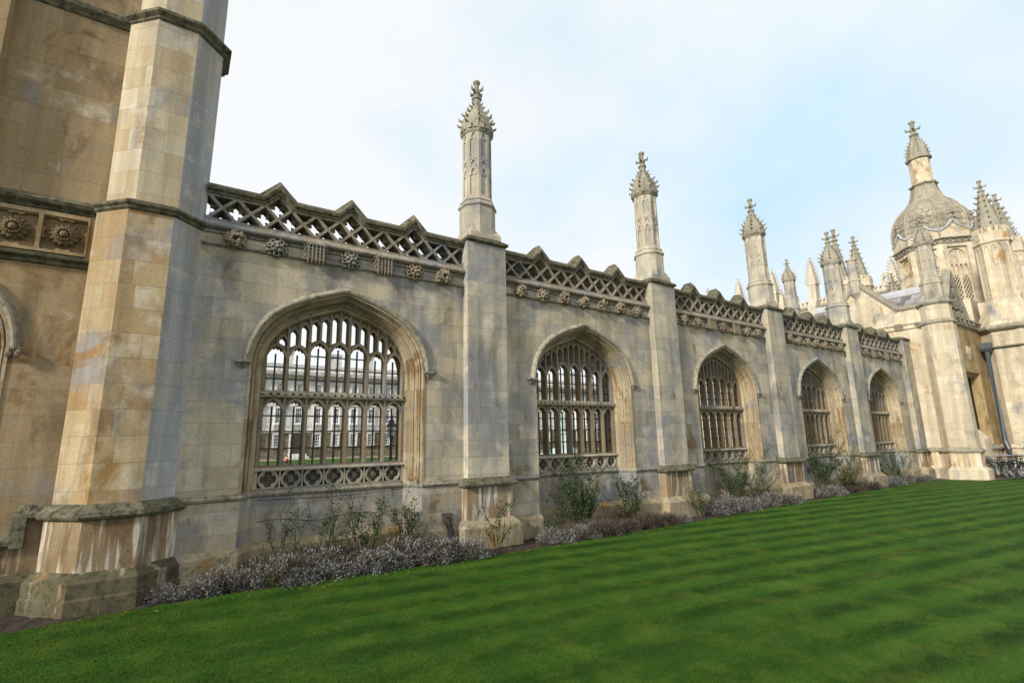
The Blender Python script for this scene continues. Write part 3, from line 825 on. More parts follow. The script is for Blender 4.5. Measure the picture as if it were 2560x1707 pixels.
def panel_face(w, z0, zm0, zm1, z1):
    """blind tracery on one face of a shaft: lancet, roundel, lancet"""
    a = w*0.30; zr = (zm0+zm1)/2; rr = min(a*1.05, (zm1-zm0)*0.42)
    tre = foils(3, rr*0.42, rr*0.40, PI/2)
    def op(X, Z):
        f = np.full(X.shape, -9.0)
        for lo, hi in ((z0+0.07, zm0-0.02), (zm1+0.03, z1-0.05)):
            hd = hi-a*2.2*(np.clip(np.abs(X)/a, 0, 1)**1.8)
            o = np.minimum(np.minimum(a-np.abs(X), Z-lo), hd-Z)
            cus = np.maximum(0.30*a-np.hypot(np.abs(X)-a*0.72, Z-(hi-a*1.75)), -9)
            f = np.maximum(f, np.minimum(o, -cus))
        return np.maximum(f, tre(X, Z-zr))
    def op2(X, Z):
        o = op(X, Z)
        t = np.minimum(0.016-np.abs(Z-(zm0+0.03)), 0.016-np.abs(np.abs(X)-a*0.8))
        return np.maximum(o, np.maximum(t, np.minimum(0.016-np.abs(Z-(zm1-0.03)), 0.016-np.abs(np.abs(X)-a*0.8))))
    return lambda X, Z: -op2(X, Z)
def finial(m, x, y, z, k=1.0):
    m.octa(x, y, [(0.08*k,z-0.03*k),(0.12*k,z),(0.12*k,z+0.04*k),(0.065*k,z+0.06*k),(0.06*k,z+0.12*k),(0.085*k,z+0.20*k),(0.058*k,z+0.28*k),(0.055*k,z+0.40*k),(0.09*k,z+0.47*k),(0.08*k,z+0.51*k)], n=8)
    for j in range(4):
        a = j*PI/2+0.35; cx, cy = math.cos(a), math.sin(a)
        m.tube([(x+cx*0.03*k,y+cy*0.03*k,z+0.17*k),(x+cx*0.12*k,y+cy*0.12*k,z+0.22*k),(x+cx*0.19*k,y+cy*0.19*k,z+0.21*k)], 0.036*k, 5)
        m.tube([(x+cx*0.16*k,y+cy*0.16*k,z+0.19*k),(x+cx*0.20*k,y+cy*0.20*k,z+0.29*k)], 0.034*k, 5, 0.022*k)
def crockets(m, x, y, prof, ts, size, n=8, rot=None):
    rot = PI/n if rot is None else rot; k = 1/math.cos(PI/n)
    zs = [p[1] for p in prof]; rs = [p[0] for p in prof]
    for z in ts:
        r = float(np.interp(z, zs, rs))*k
        for j in range(n):
            a = rot+2*PI*j/n; cx, cy = math.cos(a), math.sin(a)
            m.tube([(x+cx*(r-0.02),y+cy*(r-0.02),z-size*0.3),(x+cx*(r+size*0.8),y+cy*(r+size*0.8),z),(x+cx*(r+size*1.1),y+cy*(r+size*1.1),z+size*0.55)], size*0.42, 5, size*0.25)
def pinnacle(parent, loc):
    """octagonal shaft with blind tracery; part with cap and finial; local to the coping level"""
    m = MB()
    m.rects([(-0.40,0.40,-0.40,0.40,-0.02),(-0.40,0.40,-0.40,0.40,0.10)], cap=False)
    m.octa(0, 0, [(0.395,-0.02),(0.395,0.80)])
    for sx in (-1, 1):
        for sy in (-1, 1):       # broach stops on the corners
            m.add([(sx*0.40,sy*0.40,0.10),(sx*0.40,sy*0.12,0.10),(sx*0.12,sy*0.40,0.10),(sx*0.27,sy*0.27,0.34)], [(0,1,3),(0,2,3),(1,2,3)])
    m.octa(0, 0, [(0.40,0.78),(0.43,0.81),(0.43,0.85),(0.40,0.87),(0.37,0.93),(0.39,0.95),(0.36,0.99),(0.335,1.02)])
    m.octa(0, 0, [(0.295,1.0),(0.295,2.75)])
    fw = 2*0.325*math.tan(PI/8)
    pf = MB().plate(panel_face(fw, 1.02, 1.78, 2.02, 2.74), -fw/2-0.001, fw/2+0.001, 1.0, 2.74, 0.011, -0.325, -0.29)
    for j in range(8): m.merge(pf, Matrix.Rotation(j*PI/4, 4, 'Z'))
    sh = obj('pinnacle', m, M['pale'], parent, loc=loc)
    m = MB(); m.octa(0, 0, [(0.33,2.70),(0.36,2.74),(0.37,2.78),(0.36,2.95),(0.30,2.96)])
    for j in range(16):
        a = PI/16+j*PI/8; r = 0.385
        b = MB().box(-0.052, 0.052, -r-0.02, -r+0.06, 2.79, 2.93); m.merge(b, Matrix.Rotation(a, 4, 'Z'))
    prof = [(0.36,2.92),(0.355,3.04),(0.325,3.18),(0.255,3.32),(0.175,3.44),(0.125,3.55),(0.10,3.66),(0.085,3.80)]
    m.octa(0, 0, prof)
    crockets(m, 0, 0, prof, (3.0,3.16,3.32), 0.085)
    crockets(m, 0, 0, prof, (3.47,3.60), 0.062)
    obj('pinnacle_cap', m, M['cap'], sh, loc=loc)
    m = MB(); finial(m, 0, 0, 3.79, 1.0)
    obj('finial', m, M['cap'], sh, loc=loc)
    return sh
pin0 = pinnacle(scr, (BX[0], W+0.23, 6.62))
for x in BX[1:]: cp(pin0, scr, (x, W+0.23, 6.62))

# ------------------------------------------------------------------ building at the left
bld = thing('college_building', 'tall warm stone building at the left with octagonal corner turret and flower panels', 'building', (-2.0, 9.8, 0))
TX, TY = -0.575, 9.76
SHADE_GREY = (M['towergrey'], lambda q: q[0] > 0.5 and q[1] < 0.3)      # faces turned from the sun: bluish shade in the colour, over grey weathering
obj('turret_shaft', MB().octa(TX, TY, [(0.71,1.2),(0.70,5.64)]), M['tower'], bld, mat2=SHADE_GREY)
obj('turret_upper_shaft', MB().octa(TX+0.05, TY, [(0.66,5.76),(0.675,9.02)]), M['towerpale'], bld, mat2=SHADE_GREY)
obj('turret_top_shaft', MB().octa(TX+0.09, TY, [(0.62,9.2),(0.62,19.0)]), M['towerpale'], bld, mat2=SHADE_GREY)
obj('turret_string', MB().octa(TX, TY, [(0.70,5.60),(0.735,5.63),(0.735,5.655),(0.775,5.69),(0.775,5.73),(0.65,5.80)]), M['coping'], bld)
obj('turret_string', MB().octa(TX+0.07, TY, [(0.67,8.98),(0.715,9.02),(0.715,9.05),(0.775,9.10),(0.775,9.15),(0.62,9.26)]), M['coping'], bld)
obj('turret_base_cap', MB().octa(TX, TY, [(0.74,1.10),(0.83,1.125),(0.85,1.16),(0.84,1.21),(0.715,1.315)]), M['coping'], bld)
obj('turret_base', MB().octa(TX, TY, [(0.765,0.44),(0.765,1.12)]), M['base'], bld)
obj('turret_plinth', MB().octa(TX, TY, [(0.90,-0.3),(0.90,0.14),(0.885,0.17),(0.885,0.35),(0.765,0.46)]), M['mossy'], bld)
WF = 9.62
mb = MB()
AX = -3.42
ap = [(x*0.88+AX, z) for x, z in archpath(HW, 3.52, 1.3, 1.3)]
wall_with_arch(mb, ap, -9.0, -0.8, 0.3, 4.72, WF)
mb.add([(-9,WF,5.6),(-0.8,WF,5.6),(-0.8,WF,17.5),(-9,WF,17.5)], [(0,1,2,3)])
mb.rects([(-9,-0.75,WF+0.6,20,0.3),(-9,-0.75,WF+0.6,20,17.5)])
obj('front_wall', mb, M['facade'], bld)
mo = obj('arch_moulding', MB().mould(ap, [(o, WF+y) for o, y in PROF[:-1]]), M['mould'], bld)
hp = [(x*0.88+AX, z) for x, z in archpath(HW, 3.52, 1.3, 3.46)]
obj('hood_mould', MB().mould(hp, [(0.02,WF+0.01),(0.03,WF-0.055),(0.07,WF-0.075),(0.10,WF-0.06),(0.155,WF+0.01)], closedprof=True), M['frieze'], mo)
st = MB(); r = random.Random(4)
for k in range(14): st.ell((AX+1.475+r.uniform(-.07,.07), WF-0.06+r.uniform(-.04,.03), 3.39+r.uniform(-.08,.06)), (0.035,0.04,0.035), 6, 4)
obj('hood_stop', st, M['carved'], mo)
obj('window_glass', MB().box(AX-1.4, AX+1.4, WF+0.45, WF+0.5, 1.2, 4.9), M['glass'], bld)
# frieze with flower panels between two strings
mb = MB()
mb.extx([(WF+0.02,4.70),(WF-0.02,4.715),(WF-0.05,4.73),(WF-0.02,4.765),(WF-0.02,4.785),(WF-0.10,4.81),(WF-0.115,4.85),(WF+0.02,4.90)], -9, -0.9)
mb.extx([(WF+0.02,5.54),(WF-0.02,5.55),(WF-0.045,5.565),(WF-0.02,5.60),(WF-0.10,5.64),(WF-0.12,5.69),(WF-0.10,5.72),(WF+0.02,5.80)], -9, -0.9)
mb.extx([(WF+0.02,8.94),(WF-0.03,8.96),(WF-0.05,9.0),(WF-0.10,9.05),(WF-0.11,9.12),(WF+0.02,9.24)], -9, -0.9)
obj('string_courses', mb, M['coping'], bld)
def flower_panel(cx):
    m = MB(); zc = 5.21
    lob = foils(4, 0.15, 0.085); cor = foils(4, 0.20, 0.11, PI/4)
    def f1(X, Z):
        dx = X-cx; dz = Z-zc
        q = np.maximum(lob(dx, dz), cor(dx, dz))
        q = np.maximum(q, np.minimum(np.minimum(np.abs(dx)-0.09, 0.25-np.abs(dx)), np.minimum(np.abs(dz)-0.09, 0.25-np.abs(dz))))
        return np.minimum(-q, 9)
    fr = lambda X, Z: np.maximum(np.abs(X-cx)-0.255, np.abs(Z-zc)-0.265)
    m.plate(f1, cx-0.28, cx+0.28, zc-0.29, zc+0.29, 0.011, WF+0.0, WF+0.07)
    m.plate(fr, cx-0.28, cx+0.28, zc-0.31, zc+0.33, 0.02, WF-0.04, WF+0.04)
    m.box(cx-0.28, cx+0.28, WF+0.07, WF+0.1, zc-0.31, zc+0.33)
    p = obj('flower_panel', m, M['facade'], bld)
    g = MB(); g.ell((cx,WF-0.05,zc),(0.055,0.05,0.055), 12, 6)
    for k in range(14):
        a = 2*PI*k/14; g.ell((cx+0.085*math.cos(a),WF-0.03,zc+0.085*math.sin(a)),(0.026,0.05,0.026), 6, 4)
        a += .22; g.ring((cx+0.122*math.cos(a),WF-0.01,zc+0.122*math.sin(a)),(math.cos(a)*.5,-1,math.sin(a)*.5),0.02,0.013,8,5)
        g.tube([(cx+0.13*math.cos(a+.2),WF+0.0,zc+0.13*math.sin(a+.2)),(cx+0.16*math.cos(a+.25),WF-0.01,zc+0.16*math.sin(a+.25)),(cx+0.185*math.cos(a+.2),WF+0.03,zc+0.185*math.sin(a+.2))],0.022,5,0.01)
    obj('carved_flower', g, M['carvedbrown'], p, smooth=True)
for k in range(6): flower_panel(-1.625-0.56*k)
obj('frieze_end', MB().box(-1.345, -0.9, WF-0.03, WF+0.1, 4.88, 5.56), M['facade'], bld)
obj('left_pier', MB().rects([(-4.2,-2.59,9.36,9.7,5.8),(-4.2,-2.59,9.36,9.7,17.5)]), M['facade'], bld)
mb = MB().extx([(WF+0.02,0.76),(WF-0.10,0.78),(WF-0.14,0.82),(WF-0.13,0.87),(WF+0.02,0.97)], -9, -1.62)
mb.rects([(-1.66,-1.52,WF-0.14,WF+0.02,0.78),(-1.66,-1.52,WF-0.14,WF+0.02,1.20),(-1.62,-1.5,WF-0.02,WF+0.02,1.32)])
mb.extx([(WF+0.02,1.10),(WF-0.10,1.12),(WF-0.14,1.16),(WF-0.13,1.21),(WF+0.02,1.31)], -1.56, -1.1)
obj('base_moulding', mb, M['coping'], bld)
obj('base_course', MB().rects([(-9,-1.0,WF-0.04,WF+0.05,0.2),(-9,-1.0,WF-0.04,WF+0.05,0.80)]).box(-1.55,-1.0,WF-0.045,WF+0.05,0.2,1.12), M['base'], bld)
obj('front_plinth', MB().rects([(-9,-1.0,WF-0.16,WF+0.05,-0.3),(-9,-1.0,WF-0.16,WF+0.05,0.36),(-9,-1.0,WF-0.03,WF+0.05,0.46)]), M['mossy'], bld)

# ------------------------------------------------------------------ gatehouse
gat = thing('gatehouse', 'pale sunlit stone gatehouse with domed lantern, spired turrets and slate roof', 'gatehouse', (34, 9, 0))
# flank wall with gable, facing the screen (plane x = GX)
mb = MB()
GY, GZ = 11.1, 9.75            # gable peak
fl = [(8.3,0.3),(8.3,8.02),(9.55,8.02),(GY,GZ),(12.65,8.02),(13.6,8.02),(13.6,0.3)]
mb.loft([[(GX,y,z) for y,z in fl],[(GX+0.5,y,z) for y,z in fl]])
obj('flank_wall', mb, M['gate'], gat)
mb = MB()
cpt = [(-13.6,8.02),(-12.65,8.02),(-GY,GZ),(-9.55,8.02),(-8.3,8.02)]
mb.mould(cpt, [(-0.02,-0.06),(0.06,-0.10),(0.14,-0.10),(0.20,0.05),(0.20,0.45),(0.10,0.55),(0,0.52)], closedprof=True)
mb.v = [(GX+y, -x, z) for x, y, z in mb.v]
obj('gable_coping', mb, M['cap'], gat)
mb = MB(); mb.extx([(0.02,7.02),(-0.08,7.05),(-0.08,7.09),(-0.01,7.12),(-0.01,7.24),(-0.09,7.28),(-0.09,7.33),(0.02,7.37)], -13.6, -8.3)
mb.v = [(GX+y, -x, z) for x, y, z in mb.v]
fs = obj('flank_string', mb, M['gate'], gat)
for k, y in enumerate((8.75, 9.55, 10.35, 11.15)):
    bm_ = (boss_leaf if k % 2 == 0 else boss_grid)(40+k); bm_.xf(Matrix.Rotation(-PI/2, 4, 'Z'))
    obj('carved_foliage' if k % 2 == 0 else 'carved_portcullis', bm_, M['cap'], fs, loc=(GX-0.01, y, 7.18))
mb = MB().add([(GX+0.45,8.3,8.1),(GX+1.55,8.3,9.15),(GX+1.55,14.0,9.15),(GX+0.45,14.0,8.1)], [(0,1,2,3)])
mb.add([(GX+0.3,GY,GZ-0.15),(GX+3,GY,GZ-0.15),(GX+3,GY-2,8.0),(GX+0.3,GY-1.6,8.0)], [(0,1,2,3)])
rf = obj('slate_roof', mb, M['slate'], gat)
obj('lead_ridge', MB().rects([(GX+1.42,GX+4.5,8.3,14.0,9.04),(GX+1.42,GX+4.5,8.3,14.0,9.22),(GX+1.7,GX+4.5,8.3,14.0,9.45)]), M['lead'], rf)
# small turret corbelled out on the gable
mb = MB(); bx, by = GX+0.05, 11.2
mb.octa(bx, by, [(0.06,9.0),(0.12,9.12),(0.22,9.3),(0.25,9.36),(0.25,10.0),(0.28,10.04),(0.28,10.08),(0.21,10.14),(0.20,11.15),(0.25,11.2),(0.25,11.26),(0.12,11.3)])
obj('corbelled_turret', mb, M['pale'], gat)
# corner turret with its own pinnacle
PX, PY = 29.72, 8.03
obj('corner_turret', MB().octa(PX, PY, [(0.62,1.3),(0.60,7.1)]), M['gate'], gat)
obj('corner_turret', MB().octa(PX, PY, [(0.56,7.2),(0.56,8.0)]), M['gate'], gat)
obj('turret_string', MB().octa(PX, PY, [(0.60,7.02),(0.66,7.06),(0.66,7.12),(0.56,7.24)]), M['cap'], gat)
obj('turret_string', MB().octa(PX, PY, [(0.56,7.92),(0.64,8.0),(0.66,8.06),(0.64,8.12),(0.42,8.26)]), M['cap'], gat)
obj('turret_base', MB().octa(PX, PY, [(0.68,0.5),(0.68,1.2)]), M['gatebase'], gat)
obj('turret_base_cap', MB().octa(PX, PY, [(0.68,1.12),(0.76,1.16),(0.77,1.22),(0.62,1.38)]), M['cap'], gat)
obj('turret_plinth', MB().octa(PX, PY, [(0.86,-0.2),(0.86,0.40),(0.69,0.54)]), M['gate'], gat)
mb = MB().rects([(GX-0.06,GX+0.5,8.3,9.7,0.5),(GX-0.06,GX+0.5,8.3,9.7,1.2)]); obj('flank_base', mb, M['gatebase'], gat)
mb = MB().rects([(GX-0.06,GX+0.5,8.3,9.7,1.14),(GX-0.14,GX+0.5,8.3,9.7,1.18),(GX-0.14,GX+0.5,8.3,9.7,1.23),(GX-0.01,GX+0.5,8.3,9.7,1.36)]); obj('flank_base_cap', mb, M['cap'], gat)
mb = MB().rects([(GX-0.24,GX+0.5,8.3,9.7,-0.2),(GX-0.24,GX+0.5,8.3,9.7,0.40),(GX-0.07,GX+0.5,8.3,9.7,0.53)]); obj('flank_plinth', mb, M['gate'], gat)
cp(pin0, gat, (PX, PY, 8.2))
obj('court_turret', MB().octa(33.25, 16.3, [(0.6,0.0),(0.6,9.2),(0.42,9.35)]), M['gate'], gat)
cp(pin0, gat, (33.25, 16.3, 9.3))
# recessed bay with a doorway beside the turret, facing the lawn
RY = 8.05
mb = MB()
dx0, dx1, dzt = 32.0, 34.3, 4.9
for a in ((30.0,dx0,0.2,7.4),(dx1,36.4,0.2,7.4),(dx0,dx1,dzt,7.4)): mb.box(a[0],a[1],RY,RY+0.5,a[2],a[3])
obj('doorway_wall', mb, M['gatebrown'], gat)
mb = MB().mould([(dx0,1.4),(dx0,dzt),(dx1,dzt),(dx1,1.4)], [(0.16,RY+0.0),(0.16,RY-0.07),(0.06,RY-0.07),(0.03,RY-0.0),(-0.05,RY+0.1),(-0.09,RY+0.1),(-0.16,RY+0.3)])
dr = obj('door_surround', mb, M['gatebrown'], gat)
obj('door', MB().box(dx0,dx1,RY+0.34,RY+0.4,0.2,dzt), M['wood'], gat)
mb = MB().exty([(-0.22,0.30),(0.22,0.30),(0.22,-0.05),(0.0,-0.36),(-0.22,-0.05)], -0.07, 0.0)
for k in range(6): mb.ell((rnd.uniform(-.12,.12),-0.08,rnd.uniform(-.15,.2)),(.06,.03,.05),6,4)
obj('carved_shield', mb, M['pale'], gat, loc=(33.4, RY, 6.0))
mb = MB().extx([(RY+.02,7.3),(RY-.10,7.36),(RY-.10,7.42),(RY,7.46),(RY,7.62),(RY-.14,7.70),(RY-.14,7.78),(RY+.02,7.86)], 30.2, 36.0); dc = obj('doorway_cornice', mb, M['cap'], gat)
for k in range(6):
    obj('carved_foliage', boss_leaf(60+k), M['carved'], dc, loc=(31.2+0.7*k, RY-0.05, 7.54))
# pierced gable over the doorway
gx = 32.9
q4 = foils(4, 0.13, 0.09)
def gab(X, Z):
    dx = X-gx; t = 2.3-1.55*np.abs(dx); fr = np.minimum(t-(Z-7.86), Z-7.86)
    o = -9*np.ones(X.shape)
    for (ox, oz) in ((0,0.95),(-0.42,0.35),(0.42,0.35),(0,0.30),(-0.85,0.28),(0.85,0.28),(0,1.5)):
        o = np.maximum(o, q4(dx-ox, Z-7.86-oz))
    return np.minimum(fr, -o)
pg = obj('pierced_gable', MB().plate(gab, gx-1.5, gx+1.5, 7.86, 10.2, 0.025, RY, RY+0.3, back=True), M['frieze'], gat)
obj('gable_coping', MB().mould([(gx-1.6,7.70),(gx,10.16),(gx+1.6,7.70)], [(-0.02,RY-0.02),(0.1,RY-0.08),(0.15,RY-0.02),(0.15,RY+0.28),(0.0,RY+0.32)], closedprof=True), M['cap'], pg)
mb = MB().rects([(31.0,31.9,RY-0.55,RY,0.4),(31.0,31.9,RY-0.55,RY,1.7),(31.0,31.9,RY-0.2,RY,2.15)]); obj('stone_block', mb, M['gate'], gat)
mb = MB().rects([(30.1,35.4,RY-0.1,RY+0.3,-0.2),(30.1,35.4,RY-0.1,RY+0.3,1.2)]); obj('doorway_base', mb, M['gatebase'], gat)
mb = MB().rects([(30.1,35.4,RY-0.1,RY+0.3,1.14),(30.1,35.4,RY-0.2,RY+0.3,1.18),(30.1,35.4,RY-0.2,RY+0.3,1.24),(30.1,35.4,RY-0.01,RY+0.3,1.38)]); obj('doorway_base_cap', mb, M['cap'], gat)
pp = MB().tube([(35.18,7.72,6.25),(35.18,7.72,1.55),(35.10,7.62,1.15),(35.10,7.62,0.0)], 0.11, 10)
dp = obj('drainpipe', pp, M['pipe'], gat)
obj('hopper_head', MB().rects([(35.02,35.34,7.56,7.88,6.15),(34.95,35.41,7.5,7.9,6.3),(34.95,35.41,7.5,7.9,6.58)]), M['pipe'], dp)
# the great turrets
def spire_turret(x, y, rb, ru, z0, zst, ztop, zsp, full=True):
    t = obj('turret', MB().octa(x, y, [(rb,0.0),(rb,z0-1.4),(ru*1.02,z0),(ru*0.93,z0+0.02),(ru*0.93,zst)]), M['gate'], gat)
    fw = 2*ru*math.tan(PI/8)
    def ribs(X, Z):
        a = fw*0.22; o = np.full(X.shape, -9.0)
        for s in (-1, 1):
            d = X-s*fw*0.23
            hd = zst-0.15-fw*0.35*(np.clip(np.abs(d)/(fw*0.17), 0, 1)**1.8)
            o = np.maximum(o, np.minimum(np.minimum(fw*0.17-np.abs(d), Z-z0-0.25), hd-Z))
        return -o
    pf = MB().plate(ribs, -fw/2, fw/2, z0, zst, 0.035, -ru, -ru*0.92)
    mm = MB()
    for j in range(8): mm.merge(pf, Matrix.Translation((x,y,0)) @ Matrix.Rotation(j*PI/4, 4, 'Z'))
    obj('blind_tracery', mm, M['gate'], t)
    m = MB().octa(x, y, [(ru*0.98,zst-0.08),(ru*1.12,zst+0.02),(ru*1.12,zst+0.08),(ru*1.04,zst+0.14),(ru*1.04,ztop-0.28),(ru*0.9,ztop-0.28)])
    for j in range(16):
        a = PI/16+j*PI/8
        b = MB().box(-ru*0.13, ru*0.13, -ru*1.07, -ru*0.93, ztop-0.30, ztop) if j % 2 == 0 else MB().box(-ru*0.10, ru*0.10, -ru*1.07, -ru*0.93, ztop-0.30, ztop)
        m.merge(b, Matrix.Translation((x,y,0)) @ Matrix.Rotation(a-PI/16*(0), 4, 'Z'))
    obj('turret_battlements', m, M['gate'], t)
    h = zsp-ztop
    prof = [(ru*0.80,ztop-0.25),(ru*0.70,ztop+h*0.12),(ru*0.42,ztop+h*0.45),(ru*0.20,ztop+h*0.72),(ru*0.13,ztop+h*0.79)]
    m = MB().octa(x, y, prof)
    crockets(m, x, y, prof, [ztop+h*q for q in (0.08,0.20,0.32,0.44,0.56,0.67)], 0.125)
    obj('turret_spire', m, M['cap'], t)
    m = MB(); finial(m, x, y, ztop+h*0.77, h*0.23/0.51)
    obj('finial', m, M['cap'], t)
spire_turret(36.7, 6.95, 1.25, 0.70, 8.9, 12.1, 13.0, 15.95)
spire_turret(39.7, 6.98, 1.25, 0.72, 8.9, 12.1, 13.0, 15.95)
obj('turret_cornice', MB().octa(36.55, 7.0, [(1.25,7.2),(1.38,7.3),(1.38,7.4),(1.25,7.5)]).octa(36.55,7.0,[(1.25,6.3),(1.30,6.34),(1.25,6.40)]), M['cap'], gat)
mb = MB().octa(36.55,7.0,[(1.42,-0.2),(1.42,0.42),(1.32,0.55),(1.32,1.18),(1.40,1.2),(1.40,1.25),(1.25,1.4)]); obj('turret_base', mb, M['gatebase'], gat)
obj('gate_front_wall', MB().box(36.5,52,7.4,8.0,-0.2,9.0), M['gate'], gat)
obj('gate_block', MB().box(36.2,46,8.2,13.4,-0.2,9.3), M['gate'], gat)
spire_turret(41.2, 13.2, 0.9, 0.62, 8.9, 10.4, 11.0, 13.1)
spire_turret(46.0, 18.35, 1.0, 0.78, 9.0, 14.2, 14.9, 19.4)
spire_turret(49.5, 18.25, 1.0, 0.85, 9.0, 14.6, 15.6, 19.5)
obj('rear_block', MB().box(44,54,16.6,30,-0.2,9.2), M['gate'], gat)
# domed lantern
DX, DY, DR = 41.0, 10.48, 2.0
lan = obj('lantern_drum', MB().octa(DX, DY, [(DR-0.28,11.56),(DR-0.28,13.6)]), M['gate'], gat)
obj('lantern_glass', MB().octa(DX, DY, [(DR-0.28,8.5),(DR-0.28,11.56)]), M['glass'], lan)
fw = 2*DR*math.tan(PI/8)
ros = foils(10, 0.40, 0.13)
def lant(X, Z):
    o = np.maximum(0.47-np.hypot(X, Z-12.83), -9)
    o = np.minimum(o, ros(X, Z-12.83))
    for s in (-1.5, -0.5, 0.5, 1.5):
        d = X-s*0.25; hd = 12.28-0.16*(np.clip(np.abs(d)/0.095, 0, 1)**1.8)
        o = np.maximum(o, np.minimum(np.minimum(0.095-np.abs(d), Z-11.62), hd-Z))
    return np.minimum(-o, 0.56-np.abs(X))
def lantern_low(X, Z):
    o = np.full(X.shape, -9.0)
    for s in (-1, 1):
        d = X-s*0.26; hd = 11.55-0.30*(np.clip(np.abs(d)/0.22, 0, 1)**1.7)
        o = np.maximum(o, np.minimum(np.minimum(0.22-np.abs(d), Z-9.9), hd-Z))
    # hexagon lattice inside the lower lights
    a = 0.17; u = X/a; v = (Z-10)/(a*1.732)
    g1 = np.hypot(((u+0.5) % 1-0.5)*a, ((v+0.5) % 1-0.5)*a*1.732); g2 = np.hypot((u % 1-0.5)*a, (v % 1-0.5)*a*1.732)
    hole = 0.074-np.minimum(g1, g2)
    return np.minimum(-np.minimum(o, hole), 0.56-np.abs(X))
pf = MB().plate(lant, -0.57, 0.57, 11.55, 13.45, 0.022, -DR+0.16, -DR+0.28)
pf.plate(lantern_low, -0.57, 0.57, 9.9, 11.6, 0.02, -DR+0.16, -DR+0.28)
fr = MB()
fr.box(-fw/2, -0.55, -DR, -DR+0.3, 8.5, 13.6); fr.box(0.55, fw/2, -DR, -DR+0.3, 8.5, 13.6); fr.box(-0.55, 0.55, -DR+0.02, -DR+0.3, 13.4, 13.62); fr.box(-0.55,0.55,-DR+0.02,-DR+0.3,8.5,9.9)
gb = MB().exty([(-fw/2,13.9),(fw/2,13.9),(fw/2,14.45),(0,15.1),(-fw/2,14.45)], -DR-0.02, -DR+0.25)
gl = MB().mould([(-fw/2,14.45),(-0.35,14.72),(0,15.12),(0.35,14.72),(fw/2,14.45)], [(-0.04,-DR-0.08),(0.02,-DR-0.12),(0.09,-DR-0.04),(0.09,-DR+0.45),(0,-DR+0.4)], closedprof=True)
co = MB().extx([(-DR+0.05,13.58),(-DR-0.06,13.64),(-DR-0.06,13.70),(-DR+0.0,13.72),(-DR,13.86),(-DR-0.14,13.92),(-DR-0.16,13.98),(-DR+0.1,14.06)], -fw/2-0.03, fw/2+0.03)
fi = MB().octa(0, -DR+0.05, [(0.15,15.0),(0.15,15.25),(0.20,15.29),(0.20,15.34),(0.12,15.38),(0.12,15.5),(0.20,15.6),(0.13,15.7),(0.18,15.8),(0.05,15.92)])
for k in range(4): fi.ell((0.2*math.cos(k*PI/2), -DR+0.05+0.2*math.sin(k*PI/2), 15.64),(0.09,0.09,0.09),6,4)
for k in range(5): co.ell((-0.66+0.33*k,-DR-0.06,13.80),(0.07,0.07,0.06),6,4)
groups = {'lantern_window': (pf, 'gate'), 'lantern_frame': (fr, 'gate'), 'lantern_gable': (gb, 'gate'), 'lead_coping': (gl, 'lead'), 'lantern_cornice': (co, 'cap'), 'gable_finial': (fi, 'cap')}
for nm, (pm, mt) in groups.items():
    for j in range(8):
        if nm in ('lantern_window',) and j not in (5, 6, 7, 0): pass
        mm = MB().merge(pm, Matrix.Translation((DX,DY,0)) @ Matrix.Rotation(j*PI/4, 4, 'Z'))
        obj(nm, mm, M[mt], lan)
dprof = [(1.98,14.1),(2.02,14.9),(1.98,15.5),(1.86,15.95),(1.66,16.4),(1.36,16.8),(1.06,17.1),(0.84,17.45),(0.70,17.9),(0.62,18.3),(0.60,18.42)]
dm = obj('dome', MB().octa(DX, DY, dprof), M['dome'], gat)
m = MB()
for j in range(8):          # ribs on the angles, and the scale pattern low on the dome
    a = PI/8+j*PI/4; k = 1/math.cos(PI/8)
    m.tube([(DX+(r*k)*math.cos(a), DY+(r*k)*math.sin(a), z) for r, z in dprof], 0.075, 6, 0.05)
obj('dome_ribs', m, M['dome'], dm)
m = MB()
for j in range(8):
    a = j*PI/4-PI/2
    for row, z in enumerate((15.0, 15.42, 15.84, 16.2)):
        r = float(np.interp(z, [p[1] for p in dprof], [p[0] for p in dprof]))
        rr = float(np.interp(z+0.2, [p[1] for p in dprof], [p[0] for p in dprof]))
        w = r*math.tan(PI/8)
        for s in ((-0.72, -0.24, 0.24, 0.72) if row % 2 == 0 else (-0.46, 0.0, 0.46)):
            cxl = s*w
            hexp = [(cxl+0.20*w/0.82*math.cos(PI/6+q*PI/3), 0.23*math.sin(PI/6+q*PI/3)) for q in range(7)]
            pts = [(X_, -(r+(rr-r)*(Z_/0.2))-0.005, z+Z_) for X_, Z_ in hexp]
            Mx = Matrix.Translation((DX,DY,0)) @ Matrix.Rotation(a+PI/2, 4, 'Z')
            m.tube([tuple(Mx @ Vector(p_)) for p_ in pts], 0.028, 5)
obj('dome_scales', m, M['cap'], dm)
m = MB().octa(DX, DY, [(0.60,18.35),(0.72,18.42),(0.74,18.50),(0.60,18.58)])
for j in range(8): m.ell((DX+0.76*math.cos(PI/8+j*PI/4),DY+0.76*math.sin(PI/8+j*PI/4),18.48),(0.08,0.08,0.08),6,4)
obj('dome_ring', m, M['cap'], dm)
m = MB().octa(DX, DY, [(0.50,18.5),(0.50,20.4)])
f2 = 2*0.55*math.tan(PI/8)
pf = MB().plate(lambda X, Z: -np.minimum(np.minimum(f2*0.34-np.abs(X), Z-18.75), 20.2-0.25*(np.clip(np.abs(X)/(f2*.34),0,1)**1.8)-Z), -f2/2, f2/2, 18.55, 20.35, 0.03, -0.55, -0.5)
for j in range(8): m.merge(pf, Matrix.Translation((DX,DY,0)) @ Matrix.Rotation(j*PI/4, 4, 'Z'))
lt_ = obj('lantern_spirelet', m, M['gate'], gat)
